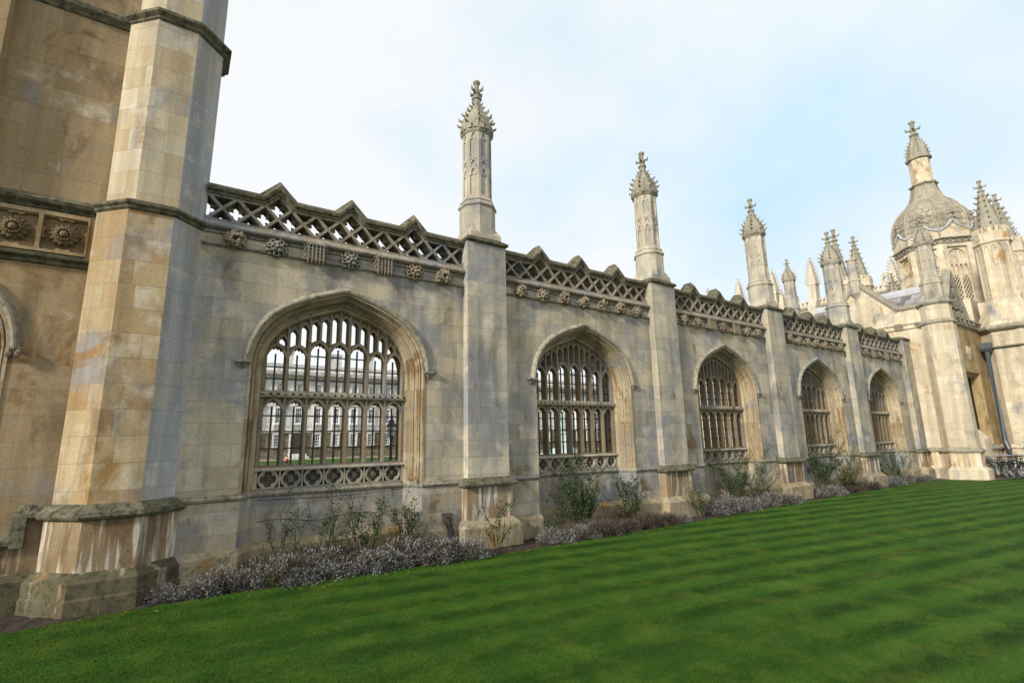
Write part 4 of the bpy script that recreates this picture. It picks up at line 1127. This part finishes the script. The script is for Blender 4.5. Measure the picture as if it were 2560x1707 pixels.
prof = [(0.56,20.3),(0.68,20.36),(0.68,20.5),(0.60,20.55),(0.60,20.75),(0.56,21.1),(0.46,21.45),(0.30,21.8),(0.18,22.1),(0.12,22.35)]
m = MB().octa(DX, DY, prof); crockets(m, DX, DY, prof[4:], (20.85,21.1,21.35,21.6,21.85,22.1), 0.09)
obj('spirelet_cap', m, M['cap'], lt_)
m = MB(); finial(m, DX, DY, 22.25, 2.1); obj('finial', m, M['cap'], lt_)

# ------------------------------------------------------------------ chapel far behind
chp = thing('chapel', 'distant pale stone chapel with pierced battlements and crocketed pinnacles behind the wall', 'chapel', (80, 45, 0))
CXX = 80.0
obj('chapel_wall', MB().box(CXX, CXX+14, 22, 80, -0.3, 21.4), M['chapel'], chp)
mb = MB()
q4s = foils(4, 0.13, 0.10)
def par(X, Z):
    dx = ((X/0.62) % 1-0.5)*0.62
    o = q4s(dx, Z-21.85)
    per = 3.1; d2 = ((X/per) % 1-0.5)*per
    top = np.where(np.abs(d2) < 0.55, 23.4+np.maximum(0, 0.55-np.abs(d2))*1.0, 22.3)
    o = np.maximum(o, np.minimum(0.28-np.abs(d2), np.minimum(Z-22.65, 23.25-np.abs(d2)*0.7-Z)))
    return np.minimum(-o, top-Z)
pm = MB().plate(par, -80, -22, 21.35, 24.0, 0.05, -0.05, 0.35, back=True)
pm.v = [(CXX+y, -x, z) for x, y, z in pm.v]
obj('chapel_parapet', pm, M['chapel'], chp)
obj('chapel_cornice', MB().box(CXX-0.25, CXX+0.1, 22, 80, 21.0, 21.35), M['cap'], chp)
def chapel_pin(y, zt, h=8.4):
    m = MB(); zb = zt-h*0.52
    m.rects([(CXX-1.6,CXX+0.3,y-0.55,y+0.55,0),(CXX-1.6,CXX+0.3,y-0.55,y+0.55,zb-3.6),(CXX-0.7,CXX+0.5,y-0.5,y+0.5,zb-2.2),(CXX-0.7,CXX+0.5,y-0.5,y+0.5,zb)])
    p = obj('chapel_buttress', m, M['chapel'], chp)
    m = MB(); x = CXX-0.1
    prof = [(0.66,zb),(0.60,zb+0.4),(0.22,zt-1.1),(0.14,zt-0.9)]
    m.octa(x, y, prof, n=4, rot=PI/4); crockets(m, x, y, prof, [zb+(zt-zb)*q for q in (0.08,0.18,0.28,0.38,0.48,0.58,0.68,0.78)], 0.26, n=4, rot=PI/4)
    finial(m, x, y, zt-1.0, 2.0)
    obj('crocketed_pinnacle', m, M['chapel'], p)
for y, zt in ((47.7,28.9),(41.7,28.95),(40.6,25.2),(35.65,28.9),(29.6,28.9),(25.3,25.8),(53.8,28.9),(60,28.9)): chapel_pin(y, zt)

# ------------------------------------------------------------------ white building across the court
wb = thing('classical_building', 'long white stone building with sash windows and balustrade seen through the openings', 'building', (55, 90, -0.2))
BY = 90.0
obj('upper_wall', MB().box(-12, 112, BY, BY+14, 4.15, 13.1), M['portland'], wb)
obj('rusticated_storey', MB().box(-12, 112, BY-0.15, BY+14, -0.3, 4.0), M['rustic'], wb)
mb = MB().extx([(BY+.1,3.95),(BY-.35,4.0),(BY-.35,4.25),(BY+.1,4.35)], -12, 112)
mb.extx([(BY+.1,13.0),(BY-.3,13.1),(BY-.9,13.5),(BY-1.0,13.9),(BY+.2,14.1)], -12, 112); obj('cornice', mb, M['portland'], wb)
mb = MB()
for k in range(206): mb.box(-11.8+0.6*k, -11.5+0.6*k, BY-1.0, BY-0.7, 13.1, 13.45)
obj('cornice_blocks', mb, M['rustic'], wb)['kind'] = 'stuff'
mb = MB().box(-12,112,BY-0.3,BY+0.2,14.08,14.3).box(-12,112,BY-0.32,BY+0.22,15.1,15.35)
for k in range(412):
    if k % 14 < 4: mb.box(-12+0.3*k, -11.69+0.3*k, BY-0.3, BY+0.2, 14.3, 15.1)
    else: mb.octa(-11.85+0.3*k, BY-0.05, [(0.05,14.3),(0.10,14.55),(0.05,14.9),(0.06,15.1)], n=6)
obj('balustrade', mb, M['portland'], wb)
for x, w in ((15.9,1.0),(23.6,2.2),(30.0,1.2),(44,2.2),(62,2.2),(80,2.2)):
    obj('chimney', MB().rects([(x-w/2,x+w/2,BY+3,BY+5,14.0),(x-w/2,x+w/2,BY+3,BY+5,17.6),(x-w/2-.15,x+w/2+.15,BY+2.85,BY+5.15,17.7),(x-w/2-.15,x+w/2+.15,BY+2.85,BY+5.15,18.1)]), M['portland'], wb)
def sash(w, h):
    m = MB(); m.box(-w/2, w/2, 0.06, 0.09, h*0.5-0.05, h*0.5+0.05); m.box(-w/2,w/2,-0.02,0.1,0,0.10).box(-w/2,w/2,-0.02,0.1,h-0.10,h).box(-w/2,-w/2+0.10,-0.02,0.1,0,h).box(w/2-0.10,w/2,-0.02,0.1,0,h)
    for k in (1, 2): m.box(-w/2+w*k/3-0.03, -w/2+w*k/3+0.03, 0.0, 0.08, 0, h)
    for k in (1, 2, 3): m.box(-w/2, w/2, 0.001, 0.081, h*k/4-0.035, h*k/4+0.035)
    return m
frames = {}
def put_window(x, z, w, h, y, pediment=False):
    key = (w, h)
    if key not in frames:
        f = obj('sash_window', sash(w, h), M['white'], wb, loc=(x, y-0.06, z))
        obj('window_glass', MB().box(-w/2, w/2, 0.02, 0.055, 0, h), M['glass'], f, loc=(x, y-0.06, z))
        obj('window_surround', MB().box(-w/2-0.2,w/2+0.2,-0.25,0.1,-0.3,-0.05).box(-w/2-0.2,-w/2,-0.12,0.1,-0.05,h).box(w/2,w/2+0.2,-0.12,0.1,-0.05,h).box(-w/2-0.25,w/2+0.25,-0.14,0.1,h,h+0.25), M['white'] if pediment else M['portland'], f, loc=(x, y-0.06, z))
        frames[key] = f
    else: cp(frames[key], wb, (x, y-0.06, z))
for k in range(33):
    x = 11.1+3.06*k-18.36
    if k == 8:
        obj('door', MB().box(x-0.75,x+0.75,BY-0.25,BY-0.12,0.6,3.75), M['wood'], wb)
        obj('door_steps', MB().box(x-1.6,x+1.6,BY-2.2,BY-0.2,-0.3,0.2).box(x-1.3,x+1.3,BY-1.6,BY-0.2,0.2,0.6), M['portland'], wb)
        obj('door_surround', MB().box(x-1.25,x-0.75,BY-0.35,BY-0.1,0.2,3.8).box(x+0.75,x+1.25,BY-0.35,BY-0.1,0.2,3.8), M['portland'], wb)
    else: put_window(x, 1.75, 1.0, 1.95, BY-0.15)
    put_window(x, 5.55, 1.0, 2.45, BY, True)
    put_window(x, 10.4, 1.0, 1.65, BY)
mb = MB()
for k in range(33):
    x = 11.1+3.06*k-18.36
    mb.box(x-0.85, x+0.85, BY-0.3, BY, 8.45, 8.6); mb.exty([(x-0.85,8.6),(x+0.85,8.6),(x,9.0)], BY-0.3, BY)
    for s in (-1,1): mb.box(x+s*0.62-0.1, x+s*0.62+0.1, BY-0.22, BY, 8.15, 8.45)
    for q in range(7): mb.box(x-0.66+q*0.2, x-0.58+q*0.2, BY-0.2, BY, 4.4, 5.2)
obj('pediments', mb, M['portland'], wb)['kind'] = 'stuff'
tag(obj('court_path', MB().box(-60,140,82,90,-0.3,-0.19), M['gravel']), kind='structure')

# ------------------------------------------------------------------ lamp post, fountain, person in the court
LXp, LYp = 7.42, 20.0
lp = thing('lamp_post', 'black iron lamp post with glazed lantern seen through the first opening', 'lamp post', (LXp, LYp, -0.17))
obj('post', MB().octa(LXp, LYp, [(0.14,-0.2),(0.14,0.2),(0.09,0.3),(0.07,0.9),(0.055,1.0),(0.045,2.15),(0.08,2.2),(0.04,2.28)]), M['iron'], lp)
ln = obj('lantern_glass', MB().octa(LXp, LYp, [(0.10,2.32),(0.15,2.72)], n=6), M['white'], lp)
m = MB().octa(LXp, LYp, [(0.05,2.26),(0.12,2.28),(0.12,2.32)], n=6).octa(LXp, LYp, [(0.19,2.72),(0.19,2.76),(0.09,2.88),(0.10,2.92),(0.03,3.02),(0.05,3.10),(0.015,3.22)], n=6)
for j in range(6):
    a = PI/6+j*PI/3; m.tube([(LXp+0.117*math.cos(a),LYp+0.117*math.sin(a),2.3),(LXp+0.175*math.cos(a),LYp+0.175*math.sin(a),2.73)], 0.012, 4)
obj('lantern_frame', m, M['iron'], ln)
FX, FY = 37.0, 45.0
fo = thing('fountain', 'pale green bronze statue on a stepped fountain in the far court', 'fountain', (FX, FY, -0.17))
obj('basin', MB().octa(FX, FY, [(4.2,-0.2),(4.2,0.5),(3.8,0.55),(3.8,0.2)]), M['portland'], fo)
obj('pedestal', MB().octa(FX, FY, [(1.5,0.0),(1.4,1.0),(0.9,1.2),(0.9,2.6),(1.1,2.7),(0.6,2.9)]), M['copper'], fo)
m = MB().octa(FX, FY, [(0.50,2.8),(0.42,3.6),(0.34,4.2),(0.40,4.7),(0.24,4.95),(0.10,5.02)], n=10); m.ell((FX,FY,5.2),(0.15,0.17,0.2),8,6)
m.tube([(FX-0.36,FY,4.8),(FX-0.55,FY-0.1,4.3),(FX-0.45,FY-0.35,4.0)], 0.10, 6, 0.06); m.tube([(FX+0.36,FY,4.8),(FX+0.6,FY-0.1,4.45),(FX+0.85,FY-0.3,4.7)], 0.10, 6, 0.06)
obj('statue', m, M['copper'], fo, smooth=True)
# person in the red jacket, walking past beyond the wall
def person(x, y, z0, hd):
    t = thing('person', 'person in red jacket sitting on the far court lawn', 'person', (x, y, z0))
    c, s = math.cos(hd), math.sin(hd)
    def skin(name, nodes, edges, mat):
        me = bpy.data.meshes.new(name); me.from_pydata([(p[0]*c-p[1]*s, p[0]*s+p[1]*c, p[2]) for p, r in nodes], edges, []); me.update()
        o = bpy.data.objects.new(name, me); COL.objects.link(o); o.parent = t; ABS[o] = ABS[t]
        sk = o.modifiers.new('skin', 'SKIN')
        for v, (p, r) in zip(me.skin_vertices[0].data, nodes): v.radius = (r, r)
        me.skin_vertices[0].data[0].use_root = True
        o.modifiers.new('sub', 'SUBSURF').levels = 1
        me.materials.append(mat); return o
    b = [((0,0,.14),.15),((0,.02,.36),.14),((0,.06,.56),.15),((0,.08,.67),.06),((0,.09,.73),.055),
         ((-.1,.08,.12),.09),((-.14,.40,.36),.065),((-.14,.66,.08),.045),((-.15,.80,.05),.04),
         ((.1,.08,.12),.09),((.14,.42,.34),.065),((.14,.68,.08),.045),((.15,.82,.05),.04),
         ((-.2,.07,.60),.06),((-.27,.10,.36),.048),((-.20,.33,.34),.036),((-.16,.40,.37),.035),
         ((.2,.07,.60),.06),((.27,.10,.36),.048),((.20,.34,.33),.036),((.16,.41,.36),.035),((0,.12,.86),.10)]
    e = [(0,1),(1,2),(2,3),(3,4),(4,21),(0,5),(5,6),(6,7),(7,8),(0,9),(9,10),(10,11),(11,12),(2,13),(13,14),(14,15),(15,16),(2,17),(17,18),(18,19),(19,20)]
    skin('body', b, e, M['skin'])
    jk = [((0,0,.16),.185),((0,.02,.36),.175),((0,.06,.57),.175),((-.2,.07,.60),.078),((-.27,.10,.36),.066),((-.21,.30,.34),.054),((.2,.07,.60),.078),((.27,.10,.36),.066),((.21,.31,.33),.054)]
    skin('jacket', jk, [(0,1),(1,2),(2,3),(3,4),(4,5),(2,6),(6,7),(7,8)], M['red'])
    tr = [((0,.02,.13),.165),((-.1,.10,.13),.105),((-.14,.40,.36),.085),((-.14,.62,.12),.07),((.1,.10,.13),.105),((.14,.42,.34),.085),((.14,.64,.12),.07)]
    skin('trousers', tr, [(0,1),(1,2),(2,3),(0,4),(4,5),(5,6)], M['dark'])
    h = MB().ell((0,0.11,0.90),(.108,.118,.10),10,6); h.v = [(p[0]*c-p[1]*s, p[0]*s+p[1]*c, p[2]) for p in h.v]
    o = obj('hair', h, M['dark'], t, loc=(x, y, z0), smooth=True)
person(11.75, 66.0, -0.17, 1.2)

# ------------------------------------------------------------------ planting
def lavender(seed, n=3200, R=0.50, H=0.44):
    r = random.Random(seed); m = MB(); lobes = [(r.uniform(-.40,.40), r.uniform(-.22,.22), r.uniform(.45,.95)) for _ in range(9)]
    for k in range(n):
        lx, ly, sc = r.choice(lobes)
        a = r.uniform(0, 2*PI); t = math.acos(r.uniform(0.05, 1)); q = R*0.62*sc*r.uniform(0.5, 1.12)
        d = Vector((math.sin(t)*math.cos(a), math.sin(t)*math.sin(a), math.cos(t)))
        p = Vector((lx+d.x*q, ly+d.y*q, 0.02+d.z*q*H/(R*0.62)))
        dr = (d+Vector((r.uniform(-.5,.5), r.uniform(-.5,.5), r.uniform(.1,.9)))).normalized()
        sd_ = dr.cross(Vector((r.uniform(-1,1), r.uniform(-1,1), r.uniform(-1,1)))).normalized()
        ln = r.uniform(0.022, 0.05); w = r.uniform(0.0035, 0.0065)
        m.add([p-sd_*w*0.6, p+sd_*w*0.6, p+dr*ln*0.6+sd_*w, p+dr*ln, p+dr*ln*0.6-sd_*w], [(0,1,2,3,4)])
    tw = MB()
    for k in range(330):
        lx, ly, sc = r.choice(lobes); a = r.uniform(0, 2*PI); t = r.uniform(0.2, 1.5)
        d = Vector((math.sin(t)*math.cos(a), math.sin(t)*math.sin(a), math.cos(t)))
        p0 = Vector((lx*0.5, ly*0.5, 0)); p1 = Vector((lx,ly,0))+Vector((d.x, d.y, d.z*H/(R*.62)))*R*0.55
        tw.tube([p0, (p0+p1)/2+Vector((0,0,.03)), p1], 0.005, 3)
    return m, tw
def bush(seed, H, spread, stems, leaves, size=0.022, low=0.25):
    r = random.Random(seed); m = MB(); lf = MB()
    ends = []
    def branch(p, d, ln, rad, lv):
        pts = [p]; q = Vector(p); dd = Vector(d)
        for k in range(4):
            dd = (dd+Vector((r.uniform(-.22,.22), r.uniform(-.22,.22), r.uniform(-.06,.16)))).normalized()
            q = q+dd*ln/4; pts.append(tuple(q))
            if k >= 1: ends.append((Vector(q), Vector(dd)))
        m.tube(pts, rad, 4, rad*0.5)
        if lv > 0:
            for k in range(r.randint(2, 3)):
                b = r.randint(1, 4)
                nd = (dd+Vector((r.uniform(-.9,.9), r.uniform(-.9,.9), r.uniform(-.1,.5)))).normalized()
                branch(pts[b], nd, ln*r.uniform(.35,.6), rad*0.6, lv-1)
    for k in range(int(stems*1.5)):
        a = r.uniform(0, 2*PI); t = r.uniform(0.05, 1)*spread
        branch((0.12*math.cos(a)*r.random(), 0.10*math.sin(a)*r.random(), -0.05), Vector((t*math.cos(a), t*0.6*math.sin(a), 1)).normalized(), H*r.uniform(.55,.95), 0.0105, 2)
    for k in range(int(leaves*4.2)):
        p, d = r.choice(ends)
        if p.z < low*H and r.random() < 0.7: continue
        s = size*1.25*r.uniform(.6, 1.3)
        p = p+Vector((r.gauss(0,.025), r.gauss(0,.025), r.gauss(0,.025)))
        a = Vector((r.uniform(-1,1), r.uniform(-1,1), r.uniform(-.6,.6))).normalized(); b = a.cross(Vector((r.uniform(-1,1), r.uniform(-1,1), 1))).normalized()
        lf.add([p, p+a*s+b*s*0.55, p+a*s*2, p+a*s-b*s*0.55], [(0,1,2,3)])
    return m, lf
LAVG = 'lavender shrubs along the wall'
protos = [lavender(20+k) for k in range(4)]
pm_ = []
def lav_place(x, y, s, rz, kind, label, tall=1.0):
    t = thing('lavender_shrub', label, 'shrub', (x, y, -0.06), LAVG)
    key = kind
    if key not in lav_cache:
        f, tw = protos[kind[0]]
        a = obj('foliage', f, M[kind[1]], t, loc=(x, y, -0.06)); b = obj('twigs', tw, M['twig'], t, loc=(x, y, -0.06))
        lav_cache[key] = (a.data, b.data)
    else:
        for nm, d in zip(('foliage','twigs'), lav_cache[key]):
            o = bpy.data.objects.new(nm, d); COL.objects.link(o); o.parent = t; ABS[o] = ABS[t]
    s *= rnd.uniform(.92, 1.18); t.rotation_euler = (0,0,rz); t.scale = (s, s*rnd.uniform(.85,1.15), s*tall*rnd.uniform(.62,.92))
lav_cache = {}
silver, purp = 'silver', 'purple'
LAV = [
 (0.35,8.90,.80,0,silver,'small silvery lavender tuft against the foot of the left turret'),
 (0.85,8.92,.95,1,silver,'silvery lavender mound just right of the turret plinth'),
 (1.45,8.95,1.05,2,silver,'silvery lavender mound third along from the turret'),
 (2.00,8.86,1.0,3,silver,'silvery lavender mound in front of the thin left rose stems'),
 (2.60,8.84,1.05,0,silver,'silvery lavender mound below the centre of the nearest opening'),
 (3.20,8.80,1.05,1,silver,'silvery lavender mound right of centre below the nearest opening'),
 (3.85,8.78,1.1,2,silver,'silvery lavender mound below the right jamb of the nearest opening'),
 (4.50,8.76,1.05,3,silver,'bright silvery lavender at the right end of the nearest clump'),
 (1.55,9.30,1.0,3,purp,'dull purplish lavender at the wall below the left jamb'),
 (2.3,9.30,1.05,1,purp,'dull purplish lavender behind the nearest clump under the rose stems'),
 (3.3,9.28,1.0,2,purp,'dull purplish lavender at the wall behind the nearest clump'),
 (4.75,8.62,0.8,2,silver,'small silvery lavender tuft at the lawn edge before the first buttress'),
 (4.2,9.20,0.95,0,purp,'dull purplish lavender at the wall below the right jamb'),
 (6.85,8.72,1.0,1,silver,'bright silvery lavender just past the first buttress'),
 (7.45,8.74,.95,2,silver,'silvery lavender in front of the leafy green rose'),
 (8.05,8.78,1.0,3,purp,'dark purplish lavender in front of the leafy green rose'),
 (8.8,8.84,1.0,0,purp,'dark purplish lavender below the second opening'),
 (9.55,8.86,1.05,1,purp,'brownish lavender before the small leafy rose'),
 (10.3,8.82,1.0,2,purp,'brownish lavender between small rose and second buttress'),
 (10.9,8.80,.85,3,silver,'small silvery lavender at the foot of the second buttress'),
 (12.9,8.86,1.05,0,silver,'silvery lavender just past the second buttress'),
 (13.7,8.9,1.2,1,silver,'broad silvery lavender below the third opening on the left'),
 (14.6,8.92,1.15,2,silver,'broad silvery lavender below the middle of the third opening'),
 (15.5,8.95,1.1,3,silver,'silvery lavender below the right of the third opening'),
 (16.3,8.98,1.0,0,silver,'small silvery lavender approaching the third buttress'),
 (18.9,9.0,1.1,1,silver,'greyish lavender just past the third buttress'),
 (19.9,9.0,1.1,2,silver,'greyish lavender below the left of the fourth opening'),
 (20.9,9.05,1.0,3,purp,'dull brownish lavender below the fourth opening'),
 (21.9,9.05,1.0,0,purp,'dull brownish lavender before the fourth buttress'),
 (24.6,9.1,1.1,1,silver,'silvery lavender just past the fourth buttress'),
 (25.6,9.1,1.15,2,silver,'silvery lavender below the last opening on the left'),
 (26.6,9.12,1.2,3,silver,'silvery lavender below the last opening on the right'),
 (27.5,9.1,1.1,0,silver,'silvery lavender ending beside the gatehouse plinth')]
for i, (x, y, s, v, c, lb) in enumerate(LAV): lav_place(x, y, s, rnd.uniform(0, 6.28), (v, c), lb, rnd.uniform(.9, 1.15))
def rose(x, y, seed, H, sp, stems, leaves, mat, label, size=0.022):
    t = thing('rose_bush', label, 'rose bush', (x, y, -0.06), 'rose bushes against the wall')
    m, lf = bush(seed, H, sp, stems, leaves, size)
    obj('stems', m, M['stem'], t, loc=(x, y, -0.06)); obj('leaves', lf, M[mat], t, loc=(x, y, -0.06))
rose(1.75, 9.35, 1, 1.15, 0.55, 4, 60, 'leaf', 'nearly bare rose with a few leaves, leftmost below the nearest opening')
rose(2.35, 9.35, 2, 1.30, 0.45, 5, 90, 'leaf', 'thin bare rose with crossing stems below the nearest opening')
rose(3.05, 9.35, 3, 1.35, 0.5, 7, 170, 'leaf', 'bushier rose with leafy tips in middle of the nearest opening')
rose(3.70, 9.32, 4, 1.20, 0.6, 6, 150, 'leaf', 'sparse rose leaning right below the nearest opening')
rose(5.55, 8.92, 5, 0.75, 0.5, 4, 70, 'leaf', 'small thin rose in front of the first buttress plinth')
rose(7.0, 9.05, 15, 0.7, 0.6, 5, 60, 'leaf', 'low sparse rose in the corner past the first buttress')
rose(8.05, 9.25, 6, 1.40, 0.75, 15, 1100, 'leaf', 'dense leafy green rose bush below the second opening')
rose(9.75, 9.25, 7, 1.10, 0.6, 8, 330, 'leaf', 'smaller leafy rose below right jamb of the second opening')
rose(11.9, 8.85, 8, 0.95, 0.6, 7, 110, 'leafy', 'low yellowing rose in front of the second buttress')
rose(14.3, 9.3, 9, 1.55, 0.8, 15, 620, 'leaf', 'broad dark rose bush below the third opening')
rose(15.6, 9.3, 10, 1.45, 0.7, 8, 200, 'leafy', 'sparse twiggy rose right of the broad dark rose')
rose(19.4, 9.3, 11, 1.70, 0.55, 12, 900, 'leaf', 'tall dense green rose below the fourth opening')
rose(21.3, 9.3, 12, 1.35, 0.8, 12, 420, 'leafy', 'yellowish rose spreading before the fourth buttress')
rose(25.9, 9.3, 13, 1.45, 0.8, 12, 320, 'leaf', 'dark twiggy rose below the last opening')
def weed(x, y, seed, mat, label):
    r = random.Random(seed); t = thing('weed', label, 'plant', (x, y, -0.05), 'green weeds in the flower bed'); m = MB()
    for k in range(70):
        a = r.uniform(0, 2*PI); q = 0.16*math.sqrt(r.random()); p = Vector((q*math.cos(a), q*math.sin(a), r.uniform(.05,.24)))
        s = r.uniform(.012,.024); d = Vector((r.uniform(-1,1), r.uniform(-1,1), r.uniform(-.4,.5))).normalized(); b = d.cross(Vector((0,0,1))).normalized()
        m.add([p-d*s, p+b*s*.8, p+d*s, p-b*s*.8], [(0,1,2,3)])
    st = MB()
    for k in range(8):
        a = r.uniform(0, 2*PI); st.tube([(0,0,-.03),(0.05*math.cos(a),0.05*math.sin(a),.1),(0.11*math.cos(a),0.11*math.sin(a),.2)], .003, 3)
    obj('leaves', m, M[mat], t, loc=(x, y, -0.05)); obj('stems', st, M['stem'], t, loc=(x, y, -0.05))
weed(1.95, 8.58, 1, 'weed', 'bright green weed at the lawn edge among the lavender')
weed(1.45, 8.72, 2, 'leaf', 'darker green weed behind the bright one near the turret')
m = MB()
for k in range(70):
    x = rnd.uniform(-1, 28); y = float(np.interp(x, [e[0] for e in edge], [e[1] for e in edge]))+rnd.uniform(-.5, .25)
    a = rnd.uniform(0, 6.28); s = rnd.uniform(.02,.04); z = 0.025
    m.add([(x-s*math.cos(a),y-s*math.sin(a),z),(x+s*.6*math.sin(a),y-s*.6*math.cos(a),z+.012),(x+s*math.cos(a),y+s*math.sin(a),z),(x-s*.6*math.sin(a),y+s*.6*math.cos(a),z+.01)], [(0,1,2,3)])
tag(obj('fallen_leaves', m, M['deadleaf']), 'scattered brown fallen leaves along the lawn edge', 'leaves', kind='stuff')
t = thing('broken_drain_outlet', 'rusty broken iron drain stub beside the first buttress', 'drain pipe', (4.72, W-0.03, 0))
obj('stub', MB().tube([(4.74,W-0.12,-0.1),(4.74,W-0.12,0.30),(4.70,W-0.10,0.46),(4.68,W-0.02,0.58)], 0.06, 8), M['rubber'], t)
obj('collar', MB().rects([(4.60,4.80,W-0.08,W+0.01,0.50),(4.58,4.80,W-0.05,W+0.01,0.66)]), M['twig'], t)
for k, z in enumerate((1.14, 0.78)):
    w = MB().tube([(CX[0]-1.27+2.54*q/12, W+0.37, z-0.03*math.sin(PI*q/12)+(0.03 if k else 0)*math.sin(q)) for q in range(13)], 0.005, 4)
    tag(obj('training_wire', w, M['iron']), 'thin training wire stretched across the recess, %s one' % ('upper' if k == 0 else 'lower'), 'wire', 'training wires for the roses')

# ------------------------------------------------------------------ bicycles by the gate
def bicycle(loc, rz, fmat, label, lean=0.12, basket=False):
    t = thing('bicycle', label, 'bicycle', loc, 'bicycles parked by the gate')
    R = 0.335; wb_ = 1.05
    for k, x in enumerate((0.0, wb_)):
        w = obj('wheel', MB().ring((x,0,R), (0,1,0), R-0.03, 0.012, 28, 5), M['steel'], t, loc=loc)
        obj('tyre', MB().ring((x,0,R), (0,1,0), R-0.015, 0.023, 28, 6), M['rubber'], w, loc=loc)
        s = MB()
        for q in range(18):
            a = 2*PI*q/18; s.tube([(x,0.02*(1 if q % 2 else -1),R),(x+(R-.03)*math.cos(a),0,R+(R-.03)*math.sin(a))], 0.0025, 3)
        s.tube([(x,-.05,R),(x,.05,R)], 0.022, 8)
        obj('spokes', s, M['steel'], w, loc=loc)
        g = MB()
        for q in range(9):
            a = PI*(0.15+0.75*q/8)
            g.add([(x+(R+.02)*math.cos(a),-.03,R+(R+.02)*math.sin(a)),(x+(R+.02)*math.cos(a),.03,R+(R+.02)*math.sin(a))], [])
        b = len(g.v)
        g.f = [(2*q,2*q+1,2*q+3,2*q+2) for q in range(8)]
        obj('mudguard', g, M['rubber'], t, loc=loc)
    bb = (0.60, 0, 0.29); st_ = (0.72, 0, 0.78); hd = (0.22, 0, 0.80); hl = (0.19, 0, 0.66)
    f = MB()
    for a, b in ((bb, st_), (bb, hl), (st_, hd), (hd, hl)): f.tube([a, b], 0.019, 8)
    for s in (-1, 1):
        f.tube([bb, (wb_, s*.045, R)], 0.011, 6); f.tube([(0.71,0,.72), (wb_, s*.045, R)], 0.009, 6); f.tube([hl, (0.10, s*.05, .5), (0.0, s*.05, R)], 0.012, 6)
    obj('frame', f, fmat, t, loc=loc)
    h = MB().tube([hd, (0.245,0,.93)], .014, 6).tube([(0.36,-.29,.96),(0.27,-.22,.97),(0.235,0,.94),(0.27,.22,.97),(0.36,.29,.96)], .012, 6); obj('handlebar', h, M['steel'], t, loc=loc)
    s = MB().loft([[(0.60,-.02,.90),(0.60,.02,.90),(0.60,.02,.93),(0.60,-.02,.93)],[(0.74,-.05,.90),(0.74,.05,.90),(0.74,.05,.95),(0.74,-.05,.95)],[(0.86,-.08,.91),(0.86,.08,.91),(0.86,.07,.96),(0.86,-.07,.96)]]).tube([st_, (0.75,0,.91)], .013, 6); obj('saddle', s, M['rubber'], t, loc=loc)
    c = MB().ring((0.60,.04,.29), (0,1,0), .09, .006, 16, 4).tube([(0.60,.05,.29),(0.66,.07,.14)], .01, 5).tube([(0.60,-.05,.29),(0.54,-.07,.44)], .01, 5).box(.62,.70,.07,.16,.125,.145).box(.50,.58,-.16,-.07,.435,.455); obj('crank', c, M['steel'], t, loc=loc)
    if basket:
        k = MB()
        for z in (.70, .80, .92): k.tube([(-.28,-.17,z),(.12,-.17,z),(.12,.17,z),(-.28,.17,z),(-.28,-.17,z)], .008, 4)
        for q in range(9): k.tube([(-.28+.05*q,-.17,.70),(-.28+.05*q,-.17,.92)], .005, 3).tube([(-.28+.05*q,.17,.70),(-.28+.05*q,.17,.92)], .005, 3)
        obj('basket', k, M['rubber'], t, loc=loc)
    t.rotation_euler = (lean, 0, rz)
teal = plain('teal_paint', (0.008,0.045,0.06), 0.3, 0.1); blk = plain('black_paint', (0.012,0.012,0.014), 0.35, 0.1); wht = plain('silver_paint', (0.6,0.62,0.64), 0.35, 0.1); grn = plain('dark_green_paint', (0.02,0.05,0.03), 0.35, 0.1)
bicycle((30.75,7.45,0.0), -2.25, teal, 'teal bicycle with front basket, nearest the gatehouse turret', basket=True)
bicycle((31.35,7.40,0.0), -2.15, blk, 'black bicycle beside the teal one', 0.05)
bicycle((31.95,7.25,0.0), -2.3, wht, 'silver bicycle between black and dark green bicycles', -0.05)
bicycle((31.65,7.05,0.0), -2.35, blk, 'black bicycle in front of the silver one, wheel toward the lawn', 0.08)
bicycle((33.2,7.0,0.0), -2.1, teal, 'teal bicycle farthest right, half outside the photo')
bicycle((32.6,7.15,0.0), -2.2, grn, 'dark green bicycle at the right end of the row', 0.1)
